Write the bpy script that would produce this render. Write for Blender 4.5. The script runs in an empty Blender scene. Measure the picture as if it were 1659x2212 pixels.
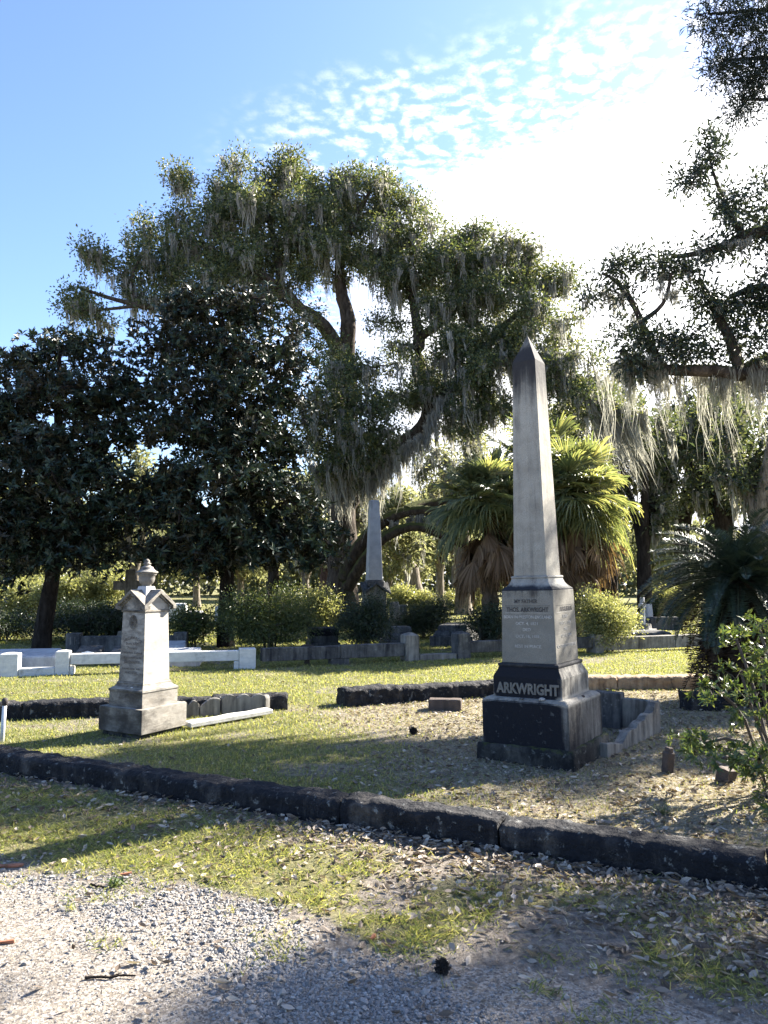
import bpy, bmesh, math, random
import numpy as np
from mathutils import Vector, Matrix, noise as mnoise

random.seed(7)
RNG = np.random.default_rng(7)
R = math.radians
scene = bpy.context.scene
col = scene.collection

# ------------------------------------------------------------------ camera, world, sun, exposure
CAM_H = 1.6
PITCH = math.atan((1890 - 1666.5) / 2505.0)
FPX, CU, CV = 1662.3, 829.5, 1106.0          # photograph measured at 1659 x 2212
cam_d = bpy.data.cameras.new("camera")
cam_d.sensor_fit = 'HORIZONTAL'
cam_d.sensor_width = 36.0
cam_d.lens = 18.0 / (829.5 / FPX)
cam_d.clip_start = 0.05
cam_d.clip_end = 2000
cam = bpy.data.objects.new("camera", cam_d)
cam.location = (0, 0, CAM_H)
cam.rotation_euler = (R(90) + PITCH, 0, 0)
col.objects.link(cam)
scene.camera = cam

SUN_AZ, SUN_EL = R(37), R(33)                # math angle from +X, elevation
SUN_DIR = Vector((math.cos(SUN_AZ) * math.cos(SUN_EL), math.sin(SUN_AZ) * math.cos(SUN_EL), math.sin(SUN_EL)))
sun_d = bpy.data.lights.new("sun", 'SUN')
sun_d.energy = 5.0
sun_d.angle = R(0.5)
sun_d.color = (1.0, 0.93, 0.82)
sun = bpy.data.objects.new("sun", sun_d)
sun.rotation_euler = (-SUN_DIR).to_track_quat('-Z', 'Y').to_euler()
sun.location = SUN_DIR * 60
col.objects.link(sun)

scene.view_settings.view_transform = 'Standard'
scene.view_settings.look = 'None'
scene.view_settings.gamma = 1.0
scene.view_settings.use_curve_mapping = False
scene.view_settings.exposure = 2.5
try:
    scene.cycles.max_bounces = 6
    scene.cycles.transparent_max_bounces = 4
    scene.cycles.sample_clamp_indirect = 6
    scene.cycles.use_denoising = True
    scene.cycles.denoising_prefilter = 'FAST'
except Exception:
    pass


class NT:
    """small helper round a node tree"""
    def __init__(self, tree):
        self.t = tree

    def n(self, kind, ins=None, **props):
        nd = self.t.nodes.new(kind)
        for k, v in props.items():
            setattr(nd, k, v)
        for k, v in (ins or {}).items():
            self.put(nd.inputs[k], v)
        return nd

    def put(self, sock, v):
        if isinstance(v, bpy.types.NodeSocket):
            self.t.links.new(v, sock)
        elif isinstance(v, (tuple, list)) and len(v) == 3 and sock.type == 'RGBA':
            sock.default_value = (*v, 1)
        else:
            sock.default_value = v

    def math(self, op, a, b=0.0, c=0.0, clamp=False):
        nd = self.n('ShaderNodeMath', operation=op, use_clamp=clamp)
        for s, v in zip(nd.inputs, (a, b, c)):
            self.put(s, v)
        return nd.outputs[0]

    def ramp(self, v, lo, hi, a=0.0, b=1.0):
        nd = self.n('ShaderNodeMapRange', {'Value': v, 'From Min': lo, 'From Max': hi, 'To Min': a, 'To Max': b},
                    interpolation_type='SMOOTHSTEP')
        return nd.outputs[0]

    def mix(self, f, a, b, blend='MIX'):
        nd = self.n('ShaderNodeMix', data_type='RGBA', blend_type=blend)
        self.put(nd.inputs['Factor'], f)
        self.put(nd.inputs[6], a)
        self.put(nd.inputs[7], b)
        return nd.outputs[2]

    def noise(self, vec, scale, detail=4, rough=.6, dist=0.0):
        return self.n('ShaderNodeTexNoise', {'Vector': vec, 'Scale': scale, 'Detail': detail, 'Roughness': rough,
                                             'Distortion': dist}).outputs[0]

    def vmul(self, v, s):
        return self.n('ShaderNodeVectorMath', {0: v, 1: s}, operation='MULTIPLY').outputs[0]


world = bpy.data.worlds.new("World")
scene.world = world
world.use_nodes = True
wt = NT(world.node_tree)
for nd in list(world.node_tree.nodes):
    world.node_tree.nodes.remove(nd)
sky = wt.n('ShaderNodeTexSky', sky_type='NISHITA', sun_disc=False, sun_elevation=SUN_EL,
           sun_rotation=math.pi / 2 - SUN_AZ, altitude=10, air_density=1.0, dust_density=.7, ozone_density=1.6)
tc = wt.n('ShaderNodeTexCoord')
sep = wt.n('ShaderNodeSeparateXYZ', {0: tc.outputs['Generated']})
X, Y, Z = sep.outputs
zc = wt.math('MAXIMUM', Z, 0.03)
qx = wt.math('DIVIDE', X, zc)
qy = wt.math('DIVIDE', Y, zc)
q = wt.n('ShaderNodeCombineXYZ', {0: qx, 1: qy, 2: 0.0}).outputs[0]
warp = wt.n('ShaderNodeTexNoise', {'Vector': q, 'Scale': 5.0, 'Detail': 2.0})
qw = wt.n('ShaderNodeVectorMath', {0: wt.vmul(warp.outputs['Color'], (.16, .10, 0)), 1: q}, operation='ADD').outputs[0]
cell = wt.n('ShaderNodeTexVoronoi', {'Vector': qw, 'Scale': 34.0, 'Smoothness': .9}, feature='SMOOTH_F1').outputs['Distance']
fine = wt.noise(q, 26.0, 5, .7)
big = wt.noise(q, 3.2, 3, .6)
edge = wt.math('ADD', wt.math('MULTIPLY', qx, .42), qy)
edge = wt.math('ADD', edge, wt.math('MULTIPLY', wt.math('SUBTRACT', big, .5), .5))
cover = wt.ramp(edge, 1.30, 1.72)
azm = wt.math('DIVIDE', X, wt.math('MAXIMUM', Y, .05))
cover = wt.math('MULTIPLY', cover, wt.ramp(azm, -.28, -.06))
edge2 = wt.math('ADD', wt.math('ADD', wt.math('MULTIPLY', qx, .70), qy), wt.math('MULTIPLY', wt.math('SUBTRACT', fine, .5), .55))
thick = wt.math('MULTIPLY', wt.ramp(edge2, 1.80, 2.12), wt.ramp(azm, -.12, .08))
puff = wt.math('SUBTRACT', 1.0, wt.math('MULTIPLY', cell, 1.1))
puff = wt.math('ADD', puff, wt.math('MULTIPLY', wt.math('SUBTRACT', fine, .5), 1.6))
puff = wt.ramp(puff, .28, 1.15)
wisp = wt.math('MULTIPLY', wt.ramp(wt.noise(q, 1.6, 5, .6), .57, .75), wt.ramp(Z, .36, .24))
cl = wt.math('MAXIMUM', wt.math('MULTIPLY', puff, cover), thick)
cl = wt.math('MAXIMUM', cl, wt.math('MULTIPLY', wisp, .5))
sund = wt.n('ShaderNodeVectorMath', {0: tc.outputs['Generated'], 1: tuple(SUN_DIR)}, operation='DOT_PRODUCT').outputs['Value']
glow = wt.ramp(sund, .55, 1.0, 5.2, 10.0)
cloudc = wt.n('ShaderNodeCombineColor', {0: glow, 1: glow, 2: wt.math('MULTIPLY', glow, 1.03)}).outputs[0]
skyc = wt.mix(cl, wt.mix(1.0, sky.outputs[0], (.86, .93, 1.12), 'MULTIPLY'), cloudc)
bg = wt.n('ShaderNodeBackground', {'Color': skyc, 'Strength': 0.058})
wo = wt.n('ShaderNodeOutputWorld')
world.node_tree.links.new(bg.outputs[0], wo.inputs[0])


# ------------------------------------------------------------------ points from measured pixels
def W(u, v, Yd):
    """world point seen at (u, v) at world depth y = Yd"""
    a, b = (u - CU) / FPX, (CV - v) / FPX
    d = (a, math.cos(PITCH) - math.sin(PITCH) * b, math.sin(PITCH) + math.cos(PITCH) * b)
    t = Yd / d[1]
    return np.array((d[0] * t, Yd, CAM_H + d[2] * t))


def G(u, v, z=0.0):
    a, b = (u - CU) / FPX, (CV - v) / FPX
    d = (a, math.cos(PITCH) - math.sin(PITCH) * b, math.sin(PITCH) + math.cos(PITCH) * b)
    t = (z - CAM_H) / d[2]
    return np.array((d[0] * t, d[1] * t, z))


# ------------------------------------------------------------------ numpy noise
def vnoise(x, y, seed=0.0):
    def h(i, j):
        return np.mod(np.sin(i * 127.1 + j * 311.7 + seed * 17.3) * 43758.5453, 1.0)
    xi, yi = np.floor(x), np.floor(y)
    fx, fy = x - xi, y - yi
    fx, fy = fx * fx * (3 - 2 * fx), fy * fy * (3 - 2 * fy)
    a = h(xi, yi) * (1 - fx) + h(xi + 1, yi) * fx
    b = h(xi, yi + 1) * (1 - fx) + h(xi + 1, yi + 1) * fx
    return a * (1 - fy) + b * fy


def fbm(x, y, seed=0.0, n=4):
    s, a, t = 0.0, .5, 0.0
    for k in range(n):
        s = s + a * vnoise(x * 2 ** k, y * 2 ** k, seed + k)
        t += a
        a *= .55
    return s / t


def sst(v, lo, hi):
    t = np.clip((v - lo) / (hi - lo), 0, 1)
    return t * t * (3 - 2 * t)


# ------------------------------------------------------------------ objects
def tag(o, label=None, cat=None, group=None, kind=None):
    if label: o['label'] = label
    if cat: o['category'] = cat
    if group: o['group'] = group
    if kind: o['kind'] = kind
    return o


def thing(name, label, cat, loc=(0, 0, 0), rz=0.0, group=None, lean=(0, 0)):
    o = bpy.data.objects.new(name, None)
    o.empty_display_size = .1
    o.location = tuple(float(c) for c in loc)
    o.rotation_euler = (lean[0], lean[1], rz)
    col.objects.link(o)
    return tag(o, label, cat, group)


def link(name, me, material, parent=None, smooth=False):
    o = bpy.data.objects.new(name, me)
    if material is not None:
        me.materials.append(material)
    me.polygons.foreach_set('use_smooth', np.full(len(me.polygons), bool(smooth)))
    col.objects.link(o)
    if parent is not None:
        o.parent = parent
    return o


def np_mesh(name, V, F):
    """V n x 3, F m x k all the same size"""
    V = np.asarray(V, np.float32)
    F = np.asarray(F, np.int32)
    me = bpy.data.meshes.new(name)
    me.vertices.add(len(V))
    me.vertices.foreach_set('co', V.ravel())
    k = F.shape[1]
    me.loops.add(F.size)
    me.loops.foreach_set('vertex_index', F.ravel())
    me.polygons.add(len(F))
    me.polygons.foreach_set('loop_start', np.arange(0, F.size, k, dtype=np.int32))
    me.update(calc_edges=True)
    return me


class BM:
    """a bmesh being collected, then linked as one mesh object"""
    def __init__(self):
        self.b = bmesh.new()

    def poly_prism(self, rings, cap=True):
        """rings: list of lists of points, same count"""
        vs = [[self.b.verts.new(tuple(map(float, p))) for p in r] for r in rings]
        n = len(vs[0])
        for a, c in zip(vs, vs[1:]):
            for i in range(n):
                self.b.faces.new((a[i], a[(i + 1) % n], c[(i + 1) % n], c[i]))
        if cap:
            self.b.faces.new(list(reversed(vs[0])))
            self.b.faces.new(vs[-1])
        return self

    def box(self, c, s, rz=0.0):
        x, y, z = (k / 2 for k in s)
        ca, sa = math.cos(rz), math.sin(rz)
        pts = [(-x, -y), (x, -y), (x, y), (-x, y)]
        pts = [(c[0] + a * ca - b * sa, c[1] + a * sa + b * ca) for a, b in pts]
        return self.poly_prism([[(*p, c[2] - z) for p in pts], [(*p, c[2] + z) for p in pts]])

    def tiers(self, zw):
        """square plan stack: list of (z, half width)"""
        return self.poly_prism([[(-w, -w, z), (w, -w, z), (w, w, z), (-w, w, z)] for z, w in zw])

    def lathe(self, prof, n=28, c=(0, 0)):
        return self.poly_prism([[(c[0] + max(r, .001) * math.cos(k * math.tau / n), c[1] + max(r, .001) * math.sin(k * math.tau / n), z)
                                 for k in range(n)] for z, r in prof])

    def beam(self, a, c, w, z0, z1):
        a, c = np.array(a[:2], float), np.array(c[:2], float)
        m, d = (a + c) / 2, c - a
        return self.box((m[0], m[1], (z0 + z1) / 2), (float(np.hypot(*d)), w, z1 - z0), math.atan2(d[1], d[0]))

    def extrude_outline(self, pts, y0, y1):
        """outline in x, z extruded along y"""
        return self.poly_prism([[(p[0], y0, p[1]) for p in pts], [(p[0], y1, p[1]) for p in pts]])

    def bevel(self, w=.006, seg=1):
        bmesh.ops.bevel(self.b, geom=[e for e in self.b.edges], offset=w, segments=seg, affect='EDGES', clamp_overlap=True)
        return self

    def rough(self, amp=.01, scale=6.0, size=.08, rounds=3):
        for _ in range(rounds):
            es = [e for e in self.b.edges if e.calc_length() > size]
            if not es:
                break
            bmesh.ops.subdivide_edges(self.b, edges=es, cuts=1, use_grid_fill=True)
        bmesh.ops.triangulate(self.b, faces=[f for f in self.b.faces if len(f.verts) > 4])
        self.b.normal_update()
        for v in self.b.verts:
            p = v.co * scale
            k = mnoise.fractal(p, .9, 2.0, 4) + .5 * mnoise.noise(p * .35 + Vector((7, 3, 1)))
            v.co += v.normal * (k * amp)
        return self

    def done(self, name, material, parent=None, smooth=False):
        bmesh.ops.recalc_face_normals(self.b, faces=self.b.faces)
        me = bpy.data.meshes.new(name)
        self.b.to_mesh(me)
        self.b.free()
        return link(name, me, material, parent, smooth)


# ------------------------------------------------------------------ materials
def new_mat(name):
    m = bpy.data.materials.new(name)
    m.use_nodes = True
    nt = NT(m.node_tree)
    b = m.node_tree.nodes['Principled BSDF']
    return m, nt, b


def leaf_mat(name, c1, c2, c3, trans=.4, rough=.45, spec=.35, back=None, tcol=1.6, tint=(1.15, 1.05, .55)):
    m, nt, b = new_mat(name)
    geo = nt.n('ShaderNodeNewGeometry')
    r = geo.outputs['Random Per Island']
    cr = nt.n('ShaderNodeValToRGB', {'Fac': r})
    e = cr.color_ramp.elements
    e[0].color = (*c1, 1)
    e[1].color = (*c3, 1)
    k = e.new(.55)
    k.color = (*c2, 1)
    c = cr.outputs[0]
    if back:
        c = nt.mix(geo.outputs['Backfacing'], c, back)
    nt.put(b.inputs['Base Color'], c)
    b.inputs['Roughness'].default_value = rough
    b.inputs['Specular IOR Level'].default_value = spec
    tr = nt.n('ShaderNodeBsdfTranslucent', {'Color': nt.mix(1.0, cr.outputs[0], tuple(tcol * k for k in tint), 'MULTIPLY')})
    mx = nt.n('ShaderNodeMixShader', {0: trans, 1: b.outputs[0], 2: tr.outputs[0]})
    nt.put(m.node_tree.nodes['Material Output'].inputs[0], mx.outputs[0])
    return m


def bark_mat(name, c1, c2, moss=None, moss_amt=.55):
    m, nt, b = new_mat(name)
    tcx = nt.n('ShaderNodeTexCoord').outputs['Object']
    n1 = nt.noise(nt.vmul(tcx, (9, 9, 2.2)), 1.0, 6, .7, .4)
    c = nt.mix(nt.ramp(n1, .35, .68), c1, c2)
    if moss:
        nz = nt.n('ShaderNodeSeparateXYZ', {0: nt.n('ShaderNodeNewGeometry').outputs['Normal']}).outputs[2]
        f = nt.math('ADD', nz, nt.math('MULTIPLY', nt.noise(tcx, 5.0, 5, .7), 1.2))
        c = nt.mix(nt.ramp(f, moss_amt, moss_amt + .45), c, moss)
    nt.put(b.inputs['Base Color'], c)
    b.inputs['Roughness'].default_value = .95
    b.inputs['Specular IOR Level'].default_value = .1
    bp = nt.n('ShaderNodeBump', {'Height': n1, 'Strength': .9, 'Distance': .06})
    nt.put(b.inputs['Normal'], bp.outputs[0])
    return m


def stone_mat(name, light, mid, dark, dirt=.5, soft=.14, speck=0.0, streak=(7, 7, .9), zst=None, face=None, bump=.004,
              grain=90.0, rough=.85, veins=None, moss=None, lichen=0.0):
    """weathered stone: mottled base, dark streaks of algae (more where zst says), front darkening by face, grain"""
    m, nt, b = new_mat(name)
    t = nt.n('ShaderNodeTexCoord')
    o = t.outputs['Object']
    sx = nt.n('ShaderNodeSeparateXYZ', {0: o})
    n1 = nt.noise(o, 5.0, 6, .65)
    c = nt.mix(nt.ramp(n1, .3, .7), mid, light)
    if veins:
        v1 = nt.noise(nt.n('ShaderNodeVectorMath', {0: nt.vmul(o, (2.5, 2.5, 16)), 1: (3, 1, 5)}, operation='ADD').outputs[0], 1.0, 5, .6, .6)
        vm = nt.math('SUBTRACT', 1.0, nt.ramp(nt.math('ABSOLUTE', nt.math('SUBTRACT', v1, .5)), .0, .05))
        c = nt.mix(nt.math('MULTIPLY', vm, .55), c, veins)
    if speck:
        s = nt.noise(o, grain * 2.2, 2, .5)
        c = nt.mix(nt.math('MULTIPLY', nt.ramp(s, .42, .62), speck), c, tuple(k * .35 for k in mid))
    n2 = nt.noise(nt.vmul(o, streak), 1.0, 6, .68, .3)
    n3 = nt.noise(o, 2.6, 5, .7)
    f = nt.math('ADD', nt.math('MULTIPLY', n2, .65), nt.math('MULTIPLY', n3, .35))
    for z0, z1, amt in (zst or []):
        f = nt.math('ADD', f, nt.ramp(sx.outputs[2], z0, z1, 0.0, amt))
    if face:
        # darker front, thinning towards the arrises: algae on granite, painted shade on marble
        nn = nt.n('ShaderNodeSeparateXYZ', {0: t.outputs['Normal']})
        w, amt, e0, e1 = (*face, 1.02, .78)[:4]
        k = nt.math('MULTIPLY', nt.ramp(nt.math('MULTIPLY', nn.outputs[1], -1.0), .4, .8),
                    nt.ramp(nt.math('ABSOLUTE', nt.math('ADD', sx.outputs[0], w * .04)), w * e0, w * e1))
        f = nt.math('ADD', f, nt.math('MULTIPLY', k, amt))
    f = nt.ramp(f, 1.0 - dirt - soft, 1.0 - dirt + soft)
    c = nt.mix(f, c, dark)
    if lichen:
        l = nt.noise(o, 17.0, 5, .7)
        c = nt.mix(nt.math('MULTIPLY', nt.ramp(l, .58, .68), lichen), c, (.42, .43, .40))
    if moss:
        nz = nt.n('ShaderNodeSeparateXYZ', {0: nt.n('ShaderNodeNewGeometry').outputs['Normal']}).outputs[2]
        g = nt.math('ADD', nt.math('MULTIPLY', nz, .22), nt.noise(o, 9.0, 5, .7))
        c = nt.mix(nt.ramp(g, .62, .78), c, moss)
    nt.put(b.inputs['Base Color'], c)
    b.inputs['Roughness'].default_value = rough
    b.inputs['Specular IOR Level'].default_value = .25
    h = nt.math('ADD', nt.noise(o, grain, 4, .6), nt.math('MULTIPLY', n1, 3.0))
    bp = nt.n('ShaderNodeBump', {'Height': h, 'Strength': .7, 'Distance': bump})
    nt.put(b.inputs['Normal'], bp.outputs[0])
    return m


def plain_mat(name, c, rough=.8, var=.25, scale=20.0, bump=0.0):
    m, nt, b = new_mat(name)
    o = nt.n('ShaderNodeTexCoord').outputs['Object']
    n = nt.noise(o, scale, 5, .65)
    nt.put(b.inputs['Base Color'], nt.mix(nt.ramp(n, .3, .7), tuple(k * (1 - var) for k in c), tuple(min(1, k * (1 + var)) for k in c)))
    b.inputs['Roughness'].default_value = rough
    if bump:
        nt.put(b.inputs['Normal'], nt.n('ShaderNodeBump', {'Height': n, 'Strength': .8, 'Distance': bump}).outputs[0])
    return m


M_oak = leaf_mat('oak_leaf', (.034, .054, .027), (.068, .093, .042), (.16, .17, .075), .42, .45, .45)
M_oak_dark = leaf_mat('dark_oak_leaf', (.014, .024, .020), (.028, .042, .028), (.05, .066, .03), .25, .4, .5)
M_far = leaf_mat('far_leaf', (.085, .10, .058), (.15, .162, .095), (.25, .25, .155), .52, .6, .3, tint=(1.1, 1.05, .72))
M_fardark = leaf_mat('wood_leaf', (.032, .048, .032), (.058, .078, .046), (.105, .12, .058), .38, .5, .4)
M_magn = leaf_mat('magnolia_leaf', (.010, .020, .014), (.018, .033, .020), (.036, .056, .030), .06, .42, .3, back=(.022, .022, .013))
M_cedar = leaf_mat('cedar_needle', (.008, .014, .012), (.014, .022, .017), (.024, .034, .022), .15, .55, .3)
M_moss = leaf_mat('spanish_moss', (.20, .20, .175), (.31, .308, .275), (.44, .435, .39), .45, .9, .1, tcol=1.1, tint=(1.02, 1.0, .90))
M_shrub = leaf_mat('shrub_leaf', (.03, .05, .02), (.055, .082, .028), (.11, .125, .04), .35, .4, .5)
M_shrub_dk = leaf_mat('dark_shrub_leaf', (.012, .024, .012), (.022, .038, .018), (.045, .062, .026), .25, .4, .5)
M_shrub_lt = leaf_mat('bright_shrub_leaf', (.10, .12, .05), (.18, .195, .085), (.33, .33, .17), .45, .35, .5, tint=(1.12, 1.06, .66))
M_azalea = leaf_mat('azalea_leaf', (.035, .06, .022), (.062, .098, .03), (.12, .145, .045), .35, .35, .5)
M_palm = leaf_mat('palm_leaf', (.06, .085, .045), (.12, .145, .07), (.24, .245, .12), .44, .4, .5)
M_dead = leaf_mat('dead_frond', (.10, .065, .04), (.17, .115, .075), (.27, .20, .14), .3, .8, .2, tcol=1.2)
M_cycad = leaf_mat('cycad_leaf', (.016, .028, .020), (.027, .045, .030), (.05, .07, .042), .1, .34, .45)
M_cycdead = leaf_mat('cycad_dead', (.02, .014, .010), (.035, .024, .016), (.06, .042, .028), .1, .8, .2)
M_grass = leaf_mat('grass_blade', (.10, .13, .045), (.19, .222, .078), (.36, .35, .17), .45, .5, .3, tcol=1.5)
M_straw = leaf_mat('straw', (.16, .138, .095), (.30, .265, .185), (.48, .44, .33), .3, .7, .2, tcol=1.2)
M_litter = leaf_mat('dry_leaf', (.08, .058, .042), (.21, .165, .125), (.46, .41, .34), .15, .6, .3, tcol=1.1)
B_oak = bark_mat('oak_bark', (.030, .024, .019), (.10, .082, .066), moss=(.07, .072, .028), moss_amt=.95)
B_arch = bark_mat('ferny_bark', (.028, .022, .016), (.08, .062, .045), moss=(.06, .066, .022), moss_amt=.62)
B_dark = bark_mat('dark_bark', (.014, .011, .009), (.04, .033, .028))
B_pale = bark_mat('pale_bark', (.10, .085, .068), (.24, .21, .17))
B_red = bark_mat('red_bark', (.05, .03, .022), (.14, .085, .06))
B_palm = bark_mat('palm_bark', (.05, .04, .03), (.14, .11, .085))
B_twig = plain_mat('twig_bark', (.07, .055, .042))


# ------------------------------------------------------------------ leaves, tubes, moss
def unit(v):
    return v / np.maximum(np.linalg.norm(v, axis=-1, keepdims=True), 1e-9)


def rand_dir(n, rng=RNG):
    return unit(rng.normal(size=(n, 3)))


def leaf_quads(P, D, N, length, width, fold=.18):
    """pointed leaf per row: base P, direction D, normal hint N"""
    n = len(P)
    L = np.broadcast_to(np.asarray(length, float).reshape(-1, 1), (n, 1))
    Wd = np.broadcast_to(np.asarray(width, float).reshape(-1, 1), (n, 1))
    S = unit(np.cross(D, N))
    U = np.cross(S, D)
    V = np.empty((n, 4, 3))
    V[:, 0] = P
    V[:, 1] = P + D * L * .48 + S * Wd * .5 + U * L * fold * .5
    V[:, 2] = P + D * L - U * L * fold * .6
    V[:, 3] = P + D * L * .48 - S * Wd * .5 + U * L * fold * .5
    F = np.arange(4 * n).reshape(n, 4)
    return V.reshape(-1, 3), F


class Cloud:
    """collects vertex / quad arrays"""
    def __init__(self):
        self.v, self.f, self.n = [], [], 0

    def add(self, V, F):
        self.v.append(np.asarray(V, np.float32))
        self.f.append(np.asarray(F, np.int64) + self.n)
        self.n += len(V)

    def done(self, name, material, parent=None, smooth=False, origin=None):
        V = np.concatenate(self.v)
        if origin is not None:
            V = V - np.asarray(origin, np.float32)
        return link(name, np_mesh(name, V, np.concatenate(self.f)), material, parent, smooth)


def tube(cl, pts, rad, sides=7, wob=0.0, rng=RNG):
    pts = np.asarray(pts, float)
    n = len(pts)
    rad = np.broadcast_to(np.asarray(rad, float), (n,))
    T = unit(np.gradient(pts, axis=0))
    ref = np.array((0., 0., 1.)) if abs(T[:, 2]).mean() < .8 else np.array((1., 0., 0.))
    A = unit(np.cross(T, ref))
    B = np.cross(T, A)
    a = np.linspace(0, 2 * np.pi, sides, endpoint=False)
    rr = rad[:, None] * (1 + (wob * rng.normal(size=(n, sides)) if wob else 0))
    V = pts[:, None] + rr[..., None] * (np.cos(a)[None, :, None] * A[:, None] + np.sin(a)[None, :, None] * B[:, None])
    i = np.arange(n - 1)[:, None] * sides
    j = np.arange(sides)[None]
    k = (j + 1) % sides
    F = np.stack([i + j, i + k, i + sides + k, i + sides + j], -1).reshape(-1, 4)
    cl.add(V.reshape(-1, 3), F)


def resample(pts, step):
    """Catmull-Rom through control rows (any columns), resampled"""
    P = np.asarray(pts, float)
    Q = np.vstack([2 * P[0] - P[1], P, 2 * P[-1] - P[-2]])
    out = []
    for i in range(1, len(Q) - 2):
        m = max(2, int(np.linalg.norm(Q[i + 1][:3] - Q[i][:3]) / step))
        t = np.linspace(0, 1, m, endpoint=False)[:, None]
        a, b, c, d = Q[i - 1], Q[i], Q[i + 1], Q[i + 2]
        out.append(.5 * (2 * b + (c - a) * t + (2 * a - 5 * b + 4 * c - d) * t ** 2 + (3 * b - a - 3 * c + d) * t ** 3))
    out.append(P[-1:])
    return np.vstack(out)


def moss_strands(cl, anchors, lengths, width, per=5, rng=RNG, wind=(0.0, 0.0)):
    """bundles of thin hanging ribbons"""
    n = len(anchors) * per
    off = rng.normal(size=(n, 3)) * (.5, .5, .22)
    sc = (.07 + .07 * lengths)
    P = np.repeat(anchors, per, 0) + off * np.repeat(sc, per)[:, None]
    L = np.repeat(lengths * rng.uniform(.35, 1.25, len(lengths)) ** 1.3, per) * rng.uniform(.4, 1.0, n) * np.exp(-(off[:, :2] ** 2).sum(1) * 1.6)
    seg = 5
    t = np.linspace(0, 1, seg)
    a = rng.uniform(0, np.pi, n)
    S = np.stack([np.cos(a), np.sin(a), 0 * a], -1)
    ph = rng.uniform(0, 6.28, (n, 2))
    pts = np.empty((n, seg, 3))
    conv = -.45 * (P - np.repeat(anchors, per, 0))
    for k in range(seg):
        sw = .09 * np.stack([np.sin(ph[:, 0] + t[k] * 5), np.cos(ph[:, 1] + t[k] * 4), 0 * a], -1) * L[:, None]
        pts[:, k] = P + conv * t[k] + sw * t[k] + np.stack([wind[0] * t[k] ** 1.5 * L, wind[1] * t[k] ** 1.5 * L, -t[k] * L], -1)
    w = width * rng.uniform(.5, 1.4, n)
    prof = np.array([.5, 1.0, .85, .6, .08])
    V = np.empty((n, seg, 2, 3))
    V[:, :, 0] = pts - S[:, None] * w[:, None, None] * prof[None, :, None]
    V[:, :, 1] = pts + S[:, None] * w[:, None, None] * prof[None, :, None]
    b = np.arange(n)[:, None] * seg * 2
    k = np.arange(seg - 1)[None] * 2
    F = np.stack([b + k, b + k + 1, b + k + 3, b + k + 2], -1).reshape(-1, 4)
    cl.add(V.reshape(-1, 3), F)


def blob_points(blobs, dens, rng):
    """cluster centres in ellipsoids: (centre, radii, weight)"""
    out = []
    for c, r, wgt in blobs:
        vol = r[0] * r[1] * r[2]
        n = max(2, int(dens * wgt * vol ** .75))
        d = rand_dir(n, rng) * (rng.uniform(0.05, 1, n) ** .42)[:, None]
        out.append(np.asarray(c) + d * np.asarray(r))
    return np.vstack(out)


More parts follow.
